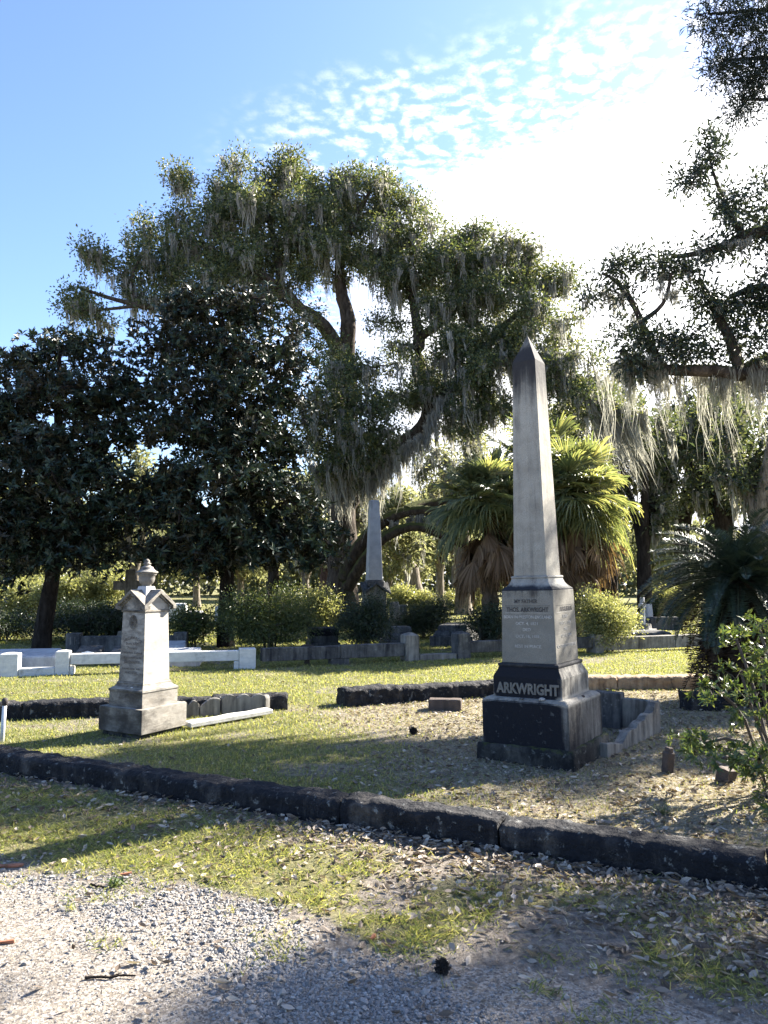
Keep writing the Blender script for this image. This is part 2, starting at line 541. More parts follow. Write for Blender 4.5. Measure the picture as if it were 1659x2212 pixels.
def tree(name, label, cat, base, limbs, blobs, leaf, material, bark, dens=3.0, tufts=9, per=26, cl_r=.45, tuft_r=.13,
         moss=0, moss_len=(.5, 1.8), moss_w=.022, rosette=False, seed=1, group=None, twig_r=.03, extra_moss=None, moss_per=14, bark_sides=9, wood_name='trunk', crown_name='crown'):
    """limbs: list of polylines of (x, y, z, radius); blobs fill with leaf clusters joined to the limbs by twigs"""
    rng = np.random.default_rng(seed)
    root = thing(name, label, cat, base, 0, group)
    wood, crown = Cloud(), Cloud()
    nodes = []
    for l in limbs:
        p = resample(l, .3)
        tube(wood, p[:, :3], np.maximum(p[:, 3], .012), bark_sides, .05, rng)
        nodes.append(p[:, :3])
    nodes = np.vstack(nodes)
    C = blob_points(blobs, dens, rng)
    d0 = np.array([np.min(np.linalg.norm(nodes - c, axis=1)) for c in C])
    tips = []
    twigs = []
    for c in C[np.argsort(d0)]:
        d = np.linalg.norm(nodes - c, axis=1) + .35 * np.maximum(nodes[:, 2] - c[2], 0)
        k = int(np.argmin(d))
        a = nodes[k]
        dist = np.linalg.norm(c - a)
        m = max(3, int(dist / .25))
        t = np.linspace(0, 1, m + 1)[:, None]
        mid = (a + c) / 2 + rng.normal(size=3) * dist * .16 + np.array((0, 0, .12 * dist))
        pth = (1 - t) ** 2 * a + 2 * t * (1 - t) * mid + t ** 2 * c
        pth[1:-1] += rng.normal(size=(m - 1, 3)) * .035
        twigs.append(pth)
        nodes = np.vstack([nodes, pth[1:]])
        tips.append(c)
    for pth in twigs:
        L = len(pth)
        tube(wood, pth, np.linspace(twig_r * min(1.6, .6 + L * .06), twig_r * .3, L), 4, 0, rng)
    C = np.array(tips)
    # tufts of leaves round each cluster centre
    n = len(C) * tufts
    T = np.repeat(C, tufts, 0) + rand_dir(n, rng) * (cl_r * rng.uniform(.15, 1, n) ** .6)[:, None] * (1, 1, .62)
    if not rosette:
        m = n * per
        cen = np.repeat(T, per, 0)
        off = rng.normal(size=(m, 3)) * tuft_r
        P = cen + off
        D = unit(off + rand_dir(m, rng) * tuft_r * 1.2)
        N = unit(rand_dir(m, rng) + (0, 0, .9))
    else:
        m = n * per
        ax = unit(unit(T - np.repeat(C, tufts, 0)) + (0, 0, .55) + rng.normal(size=(n, 3)) * .4)
        A = np.repeat(ax, per, 0)
        rd = rand_dir(m, rng)
        D = unit(A * .55 + unit(rd - A * (rd * A).sum(1, keepdims=True)) + rng.normal(size=(m, 3)) * .2)
        P = np.repeat(T, per, 0) + A * rng.uniform(-.6, .4, (m, 1)) * tuft_r
        N = A
    ln = leaf[0] * rng.uniform(.45, 1.4, m)
    V, F = leaf_quads(P, D, N, ln, leaf[1] * rng.uniform(.7, 1.2, m))
    crown.add(V, F)
    o = np.asarray(base, float)
    wood.done(wood_name, bark, root, True, o)
    crown.done(crown_name, material, root, False, o)
    if moss:
        ms = Cloud()
        k = rng.integers(0, len(C), moss)
        A = C[k] + rng.normal(size=(moss, 3)) * cl_r * (.32, .32, .15)
        moss_strands(ms, A, rng.uniform(moss_len[0], moss_len[1], moss) * rng.uniform(.4, 1, moss), moss_w, moss_per, rng, (.08, .05))
        for ex in (extra_moss or []):
            pts, num, ll = ex[:3]
            p = resample([tuple(q) for q in pts], .15)
            A = p[rng.integers(0, len(p), num)][:, :3] + rng.normal(size=(num, 3)) * (.12, .12, .04)
            moss_strands(ms, A, ll[0] + (ll[1] - ll[0]) * rng.uniform(size=num) ** 1.9, moss_w, moss_per * 2, rng, ex[3] if len(ex) > 3 else (.06, .05))
        ms.done('hanging_moss', M_moss, root, False, o)
    return root


def UB(u, v, Yd, ru, rv, wgt=1.0, rd=None):
    """ellipsoid of crown measured in pixels at depth Yd, given a real depth too"""
    k = Yd / FPX
    return (W(u, v, Yd), np.array((ru * k, (rd if rd else (ru + rv) * .5 * k), rv * k)), wgt)


def LP(pts):
    """limb from (u, v, Y, radius)"""
    return [np.append(W(p[0], p[1], p[2]), p[3]) for p in pts]


# ------------------------------------------------------------------ ground
KA, KB = np.array((-3.27, 6.60)), np.array((2.03, 4.10))          # foot of the front kerb, road side
KD = (KB - KA) / np.linalg.norm(KB - KA)
KN = np.array((KD[1], -KD[0]))                                    # towards the road
ROAD = ((-2.16, 4.62), (-.83, 3.98), (-.06, 3.52), (.6, 3.34), (1.15, 3.1), (2.4, 2.3))


def road_s(x, y):
    """distance from the ragged edge of the sandy drive, positive on the grass"""
    yl = np.interp(x, [-30] + [p[0] for p in ROAD] + [30], [21.0] + [p[1] for p in ROAD] + [-14.0])
    return (y - yl) * .9 + .5 * (fbm(x * 1.6, y * 1.6, 3) - .5)


def kerb_d(x, y):
    return (x - KA[0]) * KN[0] + (y - KA[1]) * KN[1]


def ground_h(x, y):
    far = np.clip((np.hypot(x, y) - 3) / 40, 0, 1)
    return .030 * (fbm(x * .9, y * .9, 11) - .5) + .012 * (fbm(x * 5, y * 5, 12, 2) - .5) + far * .25 * (fbm(x * .12, y * .12, 13) - .5)


def dry_mask(x, y):
    """worn, leaf strewn turf in the right half of the plot"""
    inside = sst(-kerb_d(x, y), 0.0, .3)
    a = sst(x + .28 * (y - 7) + 1.4 * (fbm(x * .9, y * .9, 21) - .5), -1.0, 1.0)
    back = 1 - sst(y - .30 * x, 9.9, 10.6)
    return inside * a * back


def litter_mask(x, y):
    d = kerb_d(x, y)
    f = np.exp(-np.clip(d, 0, 9) / .38) * (d > -.02)
    f = f * (.55 + .9 * sst(x, -2.2, 1.0))
    r = sst(d, 0, .2) * sst(x + .5 * (fbm(x * 2, y * 2, 31) - .5), .5, 1.7) * sst(road_s(x, y), .0, .5) * .75
    return np.clip(np.maximum(f, r), 0, 1)


def green_mask(x, y):
    d = kerb_d(x, y)
    s = road_s(x, y)
    out = sst(s, -.02, .3) * (d > 0.05) * np.clip(1.05 - litter_mask(x, y) * 1.1, 0, 1) * sst(fbm(x * 2.2, y * 2.2, 5) + .2 * sst(-x, -1.0, 1.5), .38, .62)
    ins = (d < -.27) * (1 - .88 * dry_mask(x, y)) * (.35 + .65 * sst(fbm(x * 1.5, y * 1.5, 6), .3, .55))
    return np.clip(np.where(d > 0, out, ins), 0, 1)


def axis_pts(near, far, step, grow):
    v, s = [near], step
    while v[-1] < far:
        v.append(v[-1] + s)
        s *= grow if v[-1] > 4 else 1.0
    return np.array(v)


xs = axis_pts(0, 220, .045, 1.05)
xs = np.concatenate([-xs[:0:-1], xs])
ys = axis_pts(2.0, 260, .045, 1.012)
ys = np.concatenate([[-160, -60, -20, -6, -2, 0, 1, 1.6], ys])
gx, gy = np.meshgrid(xs, ys)
gz = ground_h(gx, gy)
nx, ny = len(xs), len(ys)
idx = np.arange(nx * ny).reshape(ny, nx)
gF = np.stack([idx[:-1, :-1], idx[:-1, 1:], idx[1:, 1:], idx[1:, :-1]], -1).reshape(-1, 4)
g_me = np_mesh("ground", np.stack([gx, gy, gz], -1).reshape(-1, 3), gF)
for nm, arr in (('sand', sst(-road_s(gx, gy), -.12, .22)), ('dry', dry_mask(gx, gy)), ('litter', litter_mask(gx, gy)),
                ('green', green_mask(gx, gy))):
    at = g_me.attributes.new(nm, 'FLOAT', 'POINT')
    at.data.foreach_set('value', np.asarray(arr, np.float32).ravel())

m, nt, b = new_mat("ground_soil")
pos = nt.n('ShaderNodeNewGeometry').outputs['Position']


def attr(nm):
    return nt.n('ShaderNodeAttribute', attribute_name=nm).outputs['Fac']


n_f = nt.noise(pos, 26.0, 6, .7)
n_g = nt.noise(pos, 140.0, 3, .7)
n_b = nt.noise(pos, 1.7, 4, .6)
soil = nt.mix(nt.ramp(n_f, .3, .7), (.105, .09, .075), (.285, .25, .21))
turf = nt.mix(nt.ramp(n_f, .3, .72), (.085, .088, .036), (.215, .205, .085))
turf = nt.mix(nt.math('MULTIPLY', nt.ramp(n_b, .45, .7), .5), turf, (.22, .19, .09))
straw = nt.mix(nt.ramp(n_f, .3, .7), (.13, .112, .078), (.36, .32, .235))
sandc = nt.mix(nt.ramp(n_f, .25, .75), (.20, .172, .138), (.385, .338, .28))
sandc = nt.mix(nt.ramp(n_g, .3, .62), nt.mix(.5, sandc, (.10, .085, .07)), sandc)
ch = nt.n('ShaderNodeTexVoronoi', {'Vector': pos, 'Scale': 95.0})
chip = nt.n('ShaderNodeSeparateColor', {0: ch.outputs['Color']}).outputs[0]
sandc = nt.mix(nt.math('MULTIPLY', nt.ramp(chip, .62, .72), .7), sandc, (.43, .395, .35))
sandc = nt.mix(nt.math('MULTIPLY', nt.ramp(chip, .20, .12), .75), sandc, (.10, .09, .085))
c = nt.mix(nt.ramp(attr('green'), .15, .6), soil, turf)
c = nt.mix(attr('dry'), c, straw)
c = nt.mix(nt.math('MULTIPLY', attr('litter'), .85), c, soil)
sm = nt.math('ADD', attr('sand'), nt.math('MULTIPLY', nt.math('SUBTRACT', n_f, .5), .9))
c = nt.mix(nt.ramp(sm, .35, .65), c, sandc)
nt.put(b.inputs['Base Color'], c)
b.inputs['Roughness'].default_value = .95
b.inputs['Specular IOR Level'].default_value = .15
hh = nt.math('ADD', nt.math('MULTIPLY', n_f, 1.0), nt.math('MULTIPLY', n_g, .5))
nt.put(b.inputs['Normal'], nt.n('ShaderNodeBump', {'Height': hh, 'Strength': .9, 'Distance': .03}).outputs[0])
tag(link("ground", g_me, m, None, True), kind='structure')


def gh(x, y):
    return float(ground_h(np.array([x]), np.array([y]))[0])


# ------------------------------------------------------------------ stone materials
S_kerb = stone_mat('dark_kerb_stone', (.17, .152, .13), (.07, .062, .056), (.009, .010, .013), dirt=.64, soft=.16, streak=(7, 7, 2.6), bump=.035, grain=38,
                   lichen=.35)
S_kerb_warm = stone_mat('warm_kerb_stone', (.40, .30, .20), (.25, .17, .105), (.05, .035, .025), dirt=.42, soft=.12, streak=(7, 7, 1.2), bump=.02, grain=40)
S_gran = stone_mat('grey_granite', (.36, .345, .30), (.27, .258, .225), (.03, .03, .033), dirt=.26, soft=.12, speck=.55, grain=120)
S_shaft = stone_mat('granite_shaft', (.39, .37, .315), (.28, .262, .222), (.03, .029, .03), dirt=.36, soft=.2, speck=.5, grain=120, streak=(15, 15, .8),
                    zst=[(3.2, 3.62, .34), (3.60, 3.70, .16), (3.72, 3.86, -.30)])
S_die = stone_mat('granite_die', (.235, .222, .19), (.178, .168, .142), (.02, .018, .018), dirt=.24, soft=.12, speck=.5, grain=120, streak=(22, 22, 1.1),
                  zst=[(1.36, 1.52, .22)])
S_cap = stone_mat('granite_cap', (.34, .33, .30), (.24, .235, .21), (.018, .02, .025), dirt=.42, soft=.16, speck=.4, grain=120, zst=[(1.58, 1.52, .25)])
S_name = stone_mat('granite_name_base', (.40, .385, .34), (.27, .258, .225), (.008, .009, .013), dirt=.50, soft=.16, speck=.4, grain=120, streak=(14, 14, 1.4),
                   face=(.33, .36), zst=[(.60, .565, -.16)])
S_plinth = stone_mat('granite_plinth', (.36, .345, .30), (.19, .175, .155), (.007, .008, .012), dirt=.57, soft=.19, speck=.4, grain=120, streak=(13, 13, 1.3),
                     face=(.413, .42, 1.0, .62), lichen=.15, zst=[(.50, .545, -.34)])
S_found = stone_mat('granite_foundation', (.22, .21, .18), (.09, .085, .072), (.010, .011, .012), dirt=.60, soft=.2, streak=(6, 6, 3), bump=.012, grain=50,
                    moss=(.04, .05, .014), lichen=.3)
S_marble = stone_mat('veined_marble', (.43, .415, .375), (.31, .295, .265), (.07, .064, .056), face=(.30, .20), dirt=.34, soft=.2, streak=(5, 5, 9), veins=(.36, .32, .27), grain=160, bump=.002)  # face puts the shade of the unlit front into the colour
S_marble_dk = stone_mat('stained_marble', (.40, .375, .325), (.27, .25, .215), (.04, .035, .03), face=(.5, .14), dirt=.46, soft=.22, streak=(5.0, 5.0, 8), veins=(.22, .19, .15), grain=160, bump=.003)  # besides the stains, face paints shade on the front side
S_white = stone_mat('white_marble', (.62, .62, .60), (.48, .485, .47), (.14, .15, .14), dirt=.36, soft=.16, streak=(5, 5, 4), veins=(.45, .46, .46), grain=160, bump=.002)
S_white2 = stone_mat('bluish_marble', (.46, .465, .47), (.33, .335, .345), (.12, .125, .13), dirt=.36, soft=.16, grain=120, bump=.003)
S_old = stone_mat('blackened_stone', (.20, .195, .18), (.105, .104, .10), (.014, .016, .021), dirt=.52, soft=.2, streak=(9, 9, 1.1), bump=.006, grain=80, lichen=.25)
S_grey = stone_mat('weathered_grey_stone', (.32, .30, .265), (.21, .20, .175), (.035, .033, .03), dirt=.48, soft=.18, streak=(9, 9, 1.2), bump=.005, grain=90)
S_brown = stone_mat('brown_block', (.13, .10, .08), (.08, .06, .05), (.02, .017, .016), dirt=.45, soft=.2, bump=.008, grain=70)
S_pale = stone_mat('pale_grave_kerb', (.62, .60, .55), (.46, .44, .40), (.12, .11, .10), dirt=.34, soft=.16, bump=.005, grain=80)
M_inkd = plain_mat('dark_lettering', (.035, .033, .032))
M_inkl = plain_mat('pale_lettering', (.37, .36, .33))
M_inkm = plain_mat('faded_lettering', (.12, .105, .09), .85, .5, 60)
M_name = stone_mat('raised_lettering', (.19, .183, .165), (.13, .125, .11), (.06, .06, .06), dirt=.25, soft=.15, speck=.3)


def text_mesh(items, bold=0.0, extrude=.0012):
    """items: (string, x, z, cap height, width or None[, arch]) in the plane y = 0 facing -y; returns one mesh"""
    V, F, n = [], [], 0
    for it in items:
        s, x, z, h, w = it[:5]
        arch = it[5] if len(it) > 5 else 0.0
        cu = bpy.data.curves.new('inscription', 'FONT')
        cu.body = s
        cu.size = h / .73
        cu.align_x = 'CENTER'
        cu.extrude = extrude
        cu.offset = bold * h
        cu.resolution_u = 3
        o = bpy.data.objects.new('inscription_tmp', cu)
        col.objects.link(o)
        dg = bpy.context.evaluated_depsgraph_get()
        me = o.evaluated_get(dg).to_mesh()
        co = np.array([v.co[:] for v in me.vertices])
        fs = [list(p.vertices) for p in me.polygons]
        o.evaluated_get(dg).to_mesh_clear()
        bpy.data.objects.remove(o)
        cx = (co[:, 0].max() + co[:, 0].min()) / 2
        k = w / (co[:, 0].max() - co[:, 0].min()) if w else 1.0
        X_, Z_, Y_ = (co[:, 0] - cx) * k, co[:, 1], -co[:, 2]
        if arch:
            r = arch
            a = X_ / r
            X_, Z_ = (r + Z_) * np.sin(a), (r + Z_) * np.cos(a) - r
        V.append(np.stack([X_ + x, Y_, Z_ + z], -1))
        F += [[i + n for i in f] for f in fs]
        n += len(co)
    me = bpy.data.meshes.new('inscription')
    me.from_pydata(np.vstack(V).tolist(), [], F)
    return me


def on_face(o, w0, z0, w1, z1, side, proud=.0015):
    """lay a y = 0 mesh on a tapering face of a square shaft; side 0 = local -Y, 1 = local +X"""
    tilt = math.atan2(w0 - w1, z1 - z0)
    M = Matrix.Rotation(side * math.pi / 2, 4, 'Z') @ Matrix.Translation((0, -w0 - proud, z0)) @ Matrix.Rotation(-tilt, 4, 'X') @ Matrix.Translation((0, 0, -z0))
    o.data.transform(M)
    return o


# ------------------------------------------------------------------ the tall granite obelisk
ARK = (1.477, 7.254)
ob = thing('obelisk_monument', 'tall grey granite obelisk monument on a black stained plinth with raised surname letters', 'monument',
           (*ARK, 0), R(-34.7), lean=(0.013, -0.019))
BM().tiers([(-.08, .456), (.16, .452)]).rough(.014, 7, .07, 4).done('foundation', S_found, ob, True)
BM().tiers([(.150, .413), (.535, .411), (.562, .375)]).bevel(.006, 2).done('plinth', S_plinth, ob)
nb = BM()
nb.tiers([(.555, .331), (.738, .329), (.775, .312), (.805, .296), (.828, .288)])
nbo = nb.bevel(.003).done('name_base', S_name, ob)
BM().tiers([(.828, .287), (.834, .294), (.846, .295), (.856, .291), (.861, .272)]).done('moulding', S_cap, ob)
die_o = BM().tiers([(.861, .2645), (1.513, .251)]).bevel(.003).done('die', S_die, ob)
BM().tiers([(1.513, .249), (1.525, .249), (1.532, .240), (1.556, .212), (1.580, .194), (1.607, .183), (1.622, .178)]).done('cap', S_cap, ob)
BM().tiers([(1.622, .176), (1.629, .184), (1.639, .184), (1.647, .176)]).done('collar', S_cap, ob)
BM().tiers([(1.647, .163), (3.685, .116), (3.955, .002)]).bevel(.003).done('shaft', S_shaft, ob)
nm = link('surname_lettering', text_mesh([('ARKWRIGHT', .005, .600, .093, .60)], .05, .007), M_name, nbo)
on_face(nm, .331, .555, .329, .738, 0, .004)
fr = [('MY FATHER', -.01, 1.402, .033, .225)]
f1 = link('inscription', text_mesh(fr + [('THOS. ARKWRIGHT', -.0, 1.322, .042, .41)], .03), M_inkd, die_o)
on_face(f1, .2645, .861, .251, 1.513, 0)
f2 = link('faded_inscription', text_mesh([('BORN IN PRESTON ENGLAND', 0, 1.262, .028, .465), ('OCT. 4, 1821', -.01, 1.203, .028, .215), ('DIED', -.01, 1.148, .028, .075),
                                          ('OCT. 16, 1881.', -.0, 1.088, .028, .24), ('REST IN PEACE.', 0, .998, .028, .26)], .01), M_inkl, die_o)
on_face(f2, .2645, .861, .251, 1.513, 0)
f3 = link('inscription', text_mesh([('AUGUSTUS', .03, 1.322, .042, .30)], .03), M_inkd, die_o)
on_face(f3, .2645, .861, .251, 1.513, 1)
f4 = link('faded_inscription', text_mesh([('BORN', .0, 1.262, .028, .11), ('OCT. 3, 1856', 0, 1.203, .028, .25), ('DIED', 0, 1.148, .026, .08), ('OCT. 2, 1864', 0, 1.088, .028, .24),
                                          ('NOT LOST BUT GONE BEFORE', 0, .998, .028, .44)], .0), M_inkl, die_o)
on_face(f4, .2645, .861, .251, 1.513, 1)
for z_, s_, wd in ((1.375, 0, .44), (1.312, 0, .44), (1.375, 1, .40), (1.312, 1, .40)):
    ln = BM().box((0, 0, z_), (wd, .0016, .003)).done('rule', M_inkl if z_ < 1.35 else M_inkd, die_o)
    on_face(ln, .2645, .861, .251, 1.513, s_, .0006)


def world_on(root, p):
    return (Matrix.Translation(root.location) @ root.rotation_euler.to_matrix().to_4x4()) @ Vector(p)


def pebble(p, r, name, label, cat, material, seed, group=None, flat=.6):
    bm = BM()
    bmesh.ops.create_icosphere(bm.b, subdivisions=2, radius=r)
    for v in bm.b.verts:
        v.co *= 1 + .35 * mnoise.noise(v.co * (1.4 / r) + Vector((seed, 0, 0)))
        v.co.z *= flat
    o = bm.done(name, material, None, False)
    o.location = p
    o.rotation_euler = (0, 0, seed)
    return tag(o, label, cat, group)


S_peb = plain_mat('pebble_stone', (.30, .29, .27), .85, .3, 30)
pebble(world_on(ob, (.16, -.372, .566)), .030, 'small_stone', 'pale pebble left on the ledge below the last raised letters', 'stone', S_peb, 3)
pebble(world_on(ob, (.385, .02, .552)), .018, 'small_stone', 'small brown pebble on the ledge facing the grave surround', 'stone', S_brown, 5, flat=.8)
pebble(world_on(ob, (-.03, -.375, .560)), .026, 'small_stone', 'flat dark pebble on the ledge under the middle raised letters', 'stone', S_old, 9, flat=.35)

# grave surround behind the obelisk
ca, sa = math.cos(R(-34.7)), math.sin(R(-34.7))


def loc2(root, x, y):
    a = root.rotation_euler.z
    return (root.location.x + x * math.cos(a) - y * math.sin(a), root.location.y + x * math.sin(a) + y * math.cos(a))


gs = thing('grave_surround', 'stone grave surround with stepped scroll side behind the tall obelisk', 'grave surround', (2.02, 7.12, 0), math.atan2(8.28 - 7.12, 2.92 - 2.02))
wing = [(0, -.05), (1.46, -.05), (1.46, .335), (1.32, .335), (1.275, .30), (1.25, .255), (1.20, .235), (1.10, .25), (1.03, .232), (.98, .195), (.88, .205), (.80, .19),
        (.74, .15), (.62, .165), (.52, .15), (.44, .10), (.36, .06), (.30, .085), (.0, .13)]
wing = [(p[0], p[1]) for p in wing]
BM().extrude_outline(wing, -.0, .085).bevel(.006).done('side_stone', S_grey, gs)
BM().box((1.455, .47, .145), (.09, .77, .38)).bevel(.008).done('foot_stone', S_grey, gs)
BM().extrude_outline([(p[0], p[1] * .8) for p in wing], .86, .945).bevel(.006).done('side_stone', S_old, gs)
BM().box((1.42, .55, .19), (.15, .32, .40)).bevel(.01).done('end_block', S_old, gs)

# ------------------------------------------------------------------ the marble monument with the urn
ROSE = (-2.567, 8.364)
rm = thing('urn_monument', 'weathered white marble pedestal monument with cross gables and a lidded urn', 'monument', (*ROSE, 0), R(-29.9), lean=(0.004, .003))
BM().tiers([(-.06, .285), (.05, .283)]).rough(.008, 9, .06, 3).done('foundation', S_found, rm, True)
BM().tiers([(.045, .318), (.293, .317)]).bevel(.005, 2).done('plinth', S_marble_dk, rm)
BM().tiers([(.293, .247), (.440, .246), (.452, .2535), (.470, .252), (.478, .236), (.492, .215), (.512, .199), (.530, .1975), (.538, .187), (.547, .186)]).done('base', S_marble_dk, rm)
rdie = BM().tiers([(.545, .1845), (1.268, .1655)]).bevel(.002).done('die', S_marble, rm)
BM().tiers([(1.266, .171), (1.276, .176), (1.288, .176), (1.293, .168)]).done('moulding', S_marble_dk, rm)
cap = BM()
w, ze, zr, t_ = .222, 1.345, 1.505, .038


def gable_roof(bm, w, ze, zr, th):
    top, bot = [], []
    for dz, L in ((0, top), (-th, bot)):
        L.append(bm.b.verts.new((0, 0, zr + dz)))
        for k in range(8):
            a = k * math.pi / 4
            if k % 2 == 0:
                p = (w * round(math.cos(a)), w * round(math.sin(a)), zr + dz)
            else:
                p = (math.copysign(w, math.cos(a)), math.copysign(w, math.sin(a)), ze + dz)
            L.append(bm.b.verts.new(p))
    for k in range(8):
        j = (k + 1) % 8
        bm.b.faces.new((top[0], top[k + 1], top[j + 1]))
        bm.b.faces.new((bot[0], bot[j + 1], bot[k + 1]))
        bm.b.faces.new((top[k + 1], bot[k + 1], bot[j + 1], top[j + 1]))


gable_roof(cap, w, ze, zr, t_)
for sx in (-1, 1):
    for sy in (-1, 1):
        cap.box((sx * .202, sy * .202, 1.317), (.044, .044, .030))
        cap.box((sx * .192, sy * .192, 1.299), (.032, .032, .016))
cap.done('gabled_cap', S_marble_dk, rm)
ty = BM()
for k in range(4):
    a = k * math.pi / 2
    tri = [(-.172, 1.293), (.172, 1.293), (.172, 1.335), (0, 1.470), (-.172, 1.335)]
    Mx = Matrix.Rotation(a, 3, 'Z')
    ty.poly_prism([[Mx @ Vector((p[0], -.172, p[1])) for p in tri], [Mx @ Vector((p[0], -.10, p[1])) for p in tri]])
ty.done('tympanum', S_marble, rm)
rk = BM()
for k in range(4):
    Mx = Matrix.Rotation(k * math.pi / 2, 3, 'Z')
    for s in (-1, 1):
        pr = [(s * .200, 1.312), (s * .175, 1.318), (0, 1.445), (0, 1.470)]
        rk.poly_prism([[Mx @ Vector((p[0], -.196, p[1])) for p in pr], [Mx @ Vector((p[0], -.1725, p[1])) for p in pr]])
rk.done('raking_moulding', S_marble_dk, rm)
BM().tiers([(1.42, .105), (1.46, .085), (1.50, .068), (1.532, .062), (1.540, .058)]).done('urn_pedestal', S_white2, rm)
urn = BM().lathe([(1.538, .046), (1.546, .05), (1.556, .044), (1.570, .066), (1.592, .080), (1.620, .087), (1.648, .085), (1.655, .092), (1.664, .101), (1.672, .101), (1.678, .094)], 32).done('urn', S_grey, rm, True)
BM().lathe([(1.676, .100), (1.684, .117), (1.696, .118), (1.700, .108), (1.707, .094), (1.718, .082), (1.736, .066), (1.742, .068), (1.748, .060), (1.756, .042), (1.768, .032), (1.776, .032),
            (1.779, .043), (1.787, .043), (1.792, .030), (1.800, .026), (1.812, .030), (1.822, .022), (1.836, .006)], 32).done('urn_lid', S_marble_dk, urn, True)
med = BM()
ring = [[(.058 * math.cos(a) * k, -y, 1.165 + .075 * math.sin(a) * k) for a in np.linspace(0, math.tau, 28, endpoint=False)] for k, y in ((1.0, 0.0), (1.0, .004), (.88, .004), (.84, .0008))]
med.poly_prism(ring)
medo = on_face(med.done('medallion', S_marble_dk, rm), .1845, .545, .1655, 1.268, 0, .0005)
fl = Cloud()
for pts, r_ in (([(-.022, 1.105), (-.012, 1.14), (.006, 1.17), (.028, 1.205)], .004), ([(-.01, 1.145), (.01, 1.128), (.028, 1.15), (.04, 1.16)], .004),
                ([(-.004, 1.165), (-.02, 1.19), (-.028, 1.21)], .003), ([(.02, 1.19), (.0, 1.2), (-.008, 1.222)], .003), ([(.026, 1.15), (.036, 1.158), (.042, 1.170)], .010),
                ([(-.012, 1.185), (-.006, 1.205), (.004, 1.22)], .008), ([(-.03, 1.15), (-.02, 1.16), (-.012, 1.163)], .006)):
    tube(fl, resample([(p[0], -.002, p[1]) for p in pts], .01), r_, 6)
on_face(fl.done('carved_flower', S_marble_dk, medo, True), .1845, .545, .1655, 1.268, 0, .001)
i1 = link('inscription', text_mesh([('WILLIAM ROSE', 0, .985, .034, .275, .19)], .015), M_inkm, rdie)
on_face(i1, .1845, .545, .1655, 1.268, 0)
i2 = link('inscription', text_mesh([('Born 1829', .0, .925, .030, .19), ('Preston', .0, .880, .030, .135), ('Lancashire, England', 0, .835, .025, .29),
                                    ('who departed this life', 0, .785, .025, .29), ('July 30th 1878', 0, .738, .028, .23), ('Erected by his Wife', 0, .668, .024, .27),
                                    ('MARY ROSE', 0, .628, .024, .18)], .012), M_inkm, rdie)
on_face(i2, .1845, .545, .1655, 1.268, 0)
pebble(world_on(rm, (.06, -.222, .492)), .012, 'small_stone', 'tiny white pebble on the base moulding of the urn monument', 'stone', S_white, 2, flat=.6)

# low scalloped surround of the grave behind the urn monument
sg = thing('grave_surround', 'low scalloped stone surround of the grave behind the urn monument', 'grave surround', (-1.45, 9.62, 0), R(-30))


def scallop(n, L, h0, h1, z0=-.05):
    pts = [(0, z0), (L, z0)]
    for i in range(n):
        for t in np.linspace(0, 1, 7):
            x = L - (i + t) * L / n
            h = h0 + (h1 - h0) * (x / L)
            pts.append((x, h + .05 * math.sin(math.pi * t)))
    return pts


# cross piece at the foot, running away from the path
e = BM()
e.extrude_outline(scallop(3, .54, .17, .19), -.035, .035).bevel(.005)
for v in e.b.verts:
    x, y, z = v.co
    v.co = (x * math.cos(R(231.8)) - y * math.sin(R(231.8)), x * math.sin(R(231.8)) + y * math.cos(R(231.8)), z)
e.done('foot_stone', S_grey, sg)
BM().extrude_outline([(-.05, -.05), (.05, -.05), (.05, .17), (.03, .205), (-.02, .205), (-.05, .17)], -.07, .02).bevel(.006).done('end_post', S_grey, sg)
for nm_, (p0, p1), (h0, h1), n_ in (('side_stone', (np.array((-2.42, 9.22, 0)), np.array((-2.20, 9.31, 0))), (.13, .14), 2),
                                   ('side_stone', (np.array((-2.19, 9.315, 0)), np.array((-1.97, 9.40, 0))), (.10, .19), 1)):
    L = float(np.hypot(*(p1 - p0)[:2]))
    a = math.atan2(p1[1] - p0[1], p1[0] - p0[0])
    s_ = BM().extrude_outline(scallop(n_, L, h0, h1), -.035, .035).bevel(.005)
    Mx = Matrix.Rotation(R(30), 4, 'Z') @ Matrix.Translation((p0[0] + 1.45, p0[1] - 9.62, 0)) @ Matrix.Rotation(a, 4, 'Z')
    bmesh.ops.transform(s_.b, matrix=Mx, verts=s_.b.verts)
    s_.done(nm_, S_grey, sg)
p0, p1 = G(412, 1577), G(590, 1549)
L = float(np.hypot(*(p1 - p0)[:2]))
fs = BM()
wav = [(L * t, .13 + .02 * math.sin(t * 15)) for t in np.linspace(1, 0, 14)]
fs.poly_prism([[(0, 0, .0), (L, 0, .0)] + [(x, y, .0) for x, y in wav], [(0, 0, .05), (L, 0, .05)] + [(x, y, .05) for x, y in wav]]).bevel(.006)
fso = tag(fs.done('fallen_slab', S_pale), 'long pale wavy edged grave kerb lying flat in the grass', 'stone slab')
fso.location, fso.rotation_euler = (p0[0], p0[1], .02), (R(4), R(-1), math.atan2(p1[1] - p0[1], p1[0] - p0[0]))


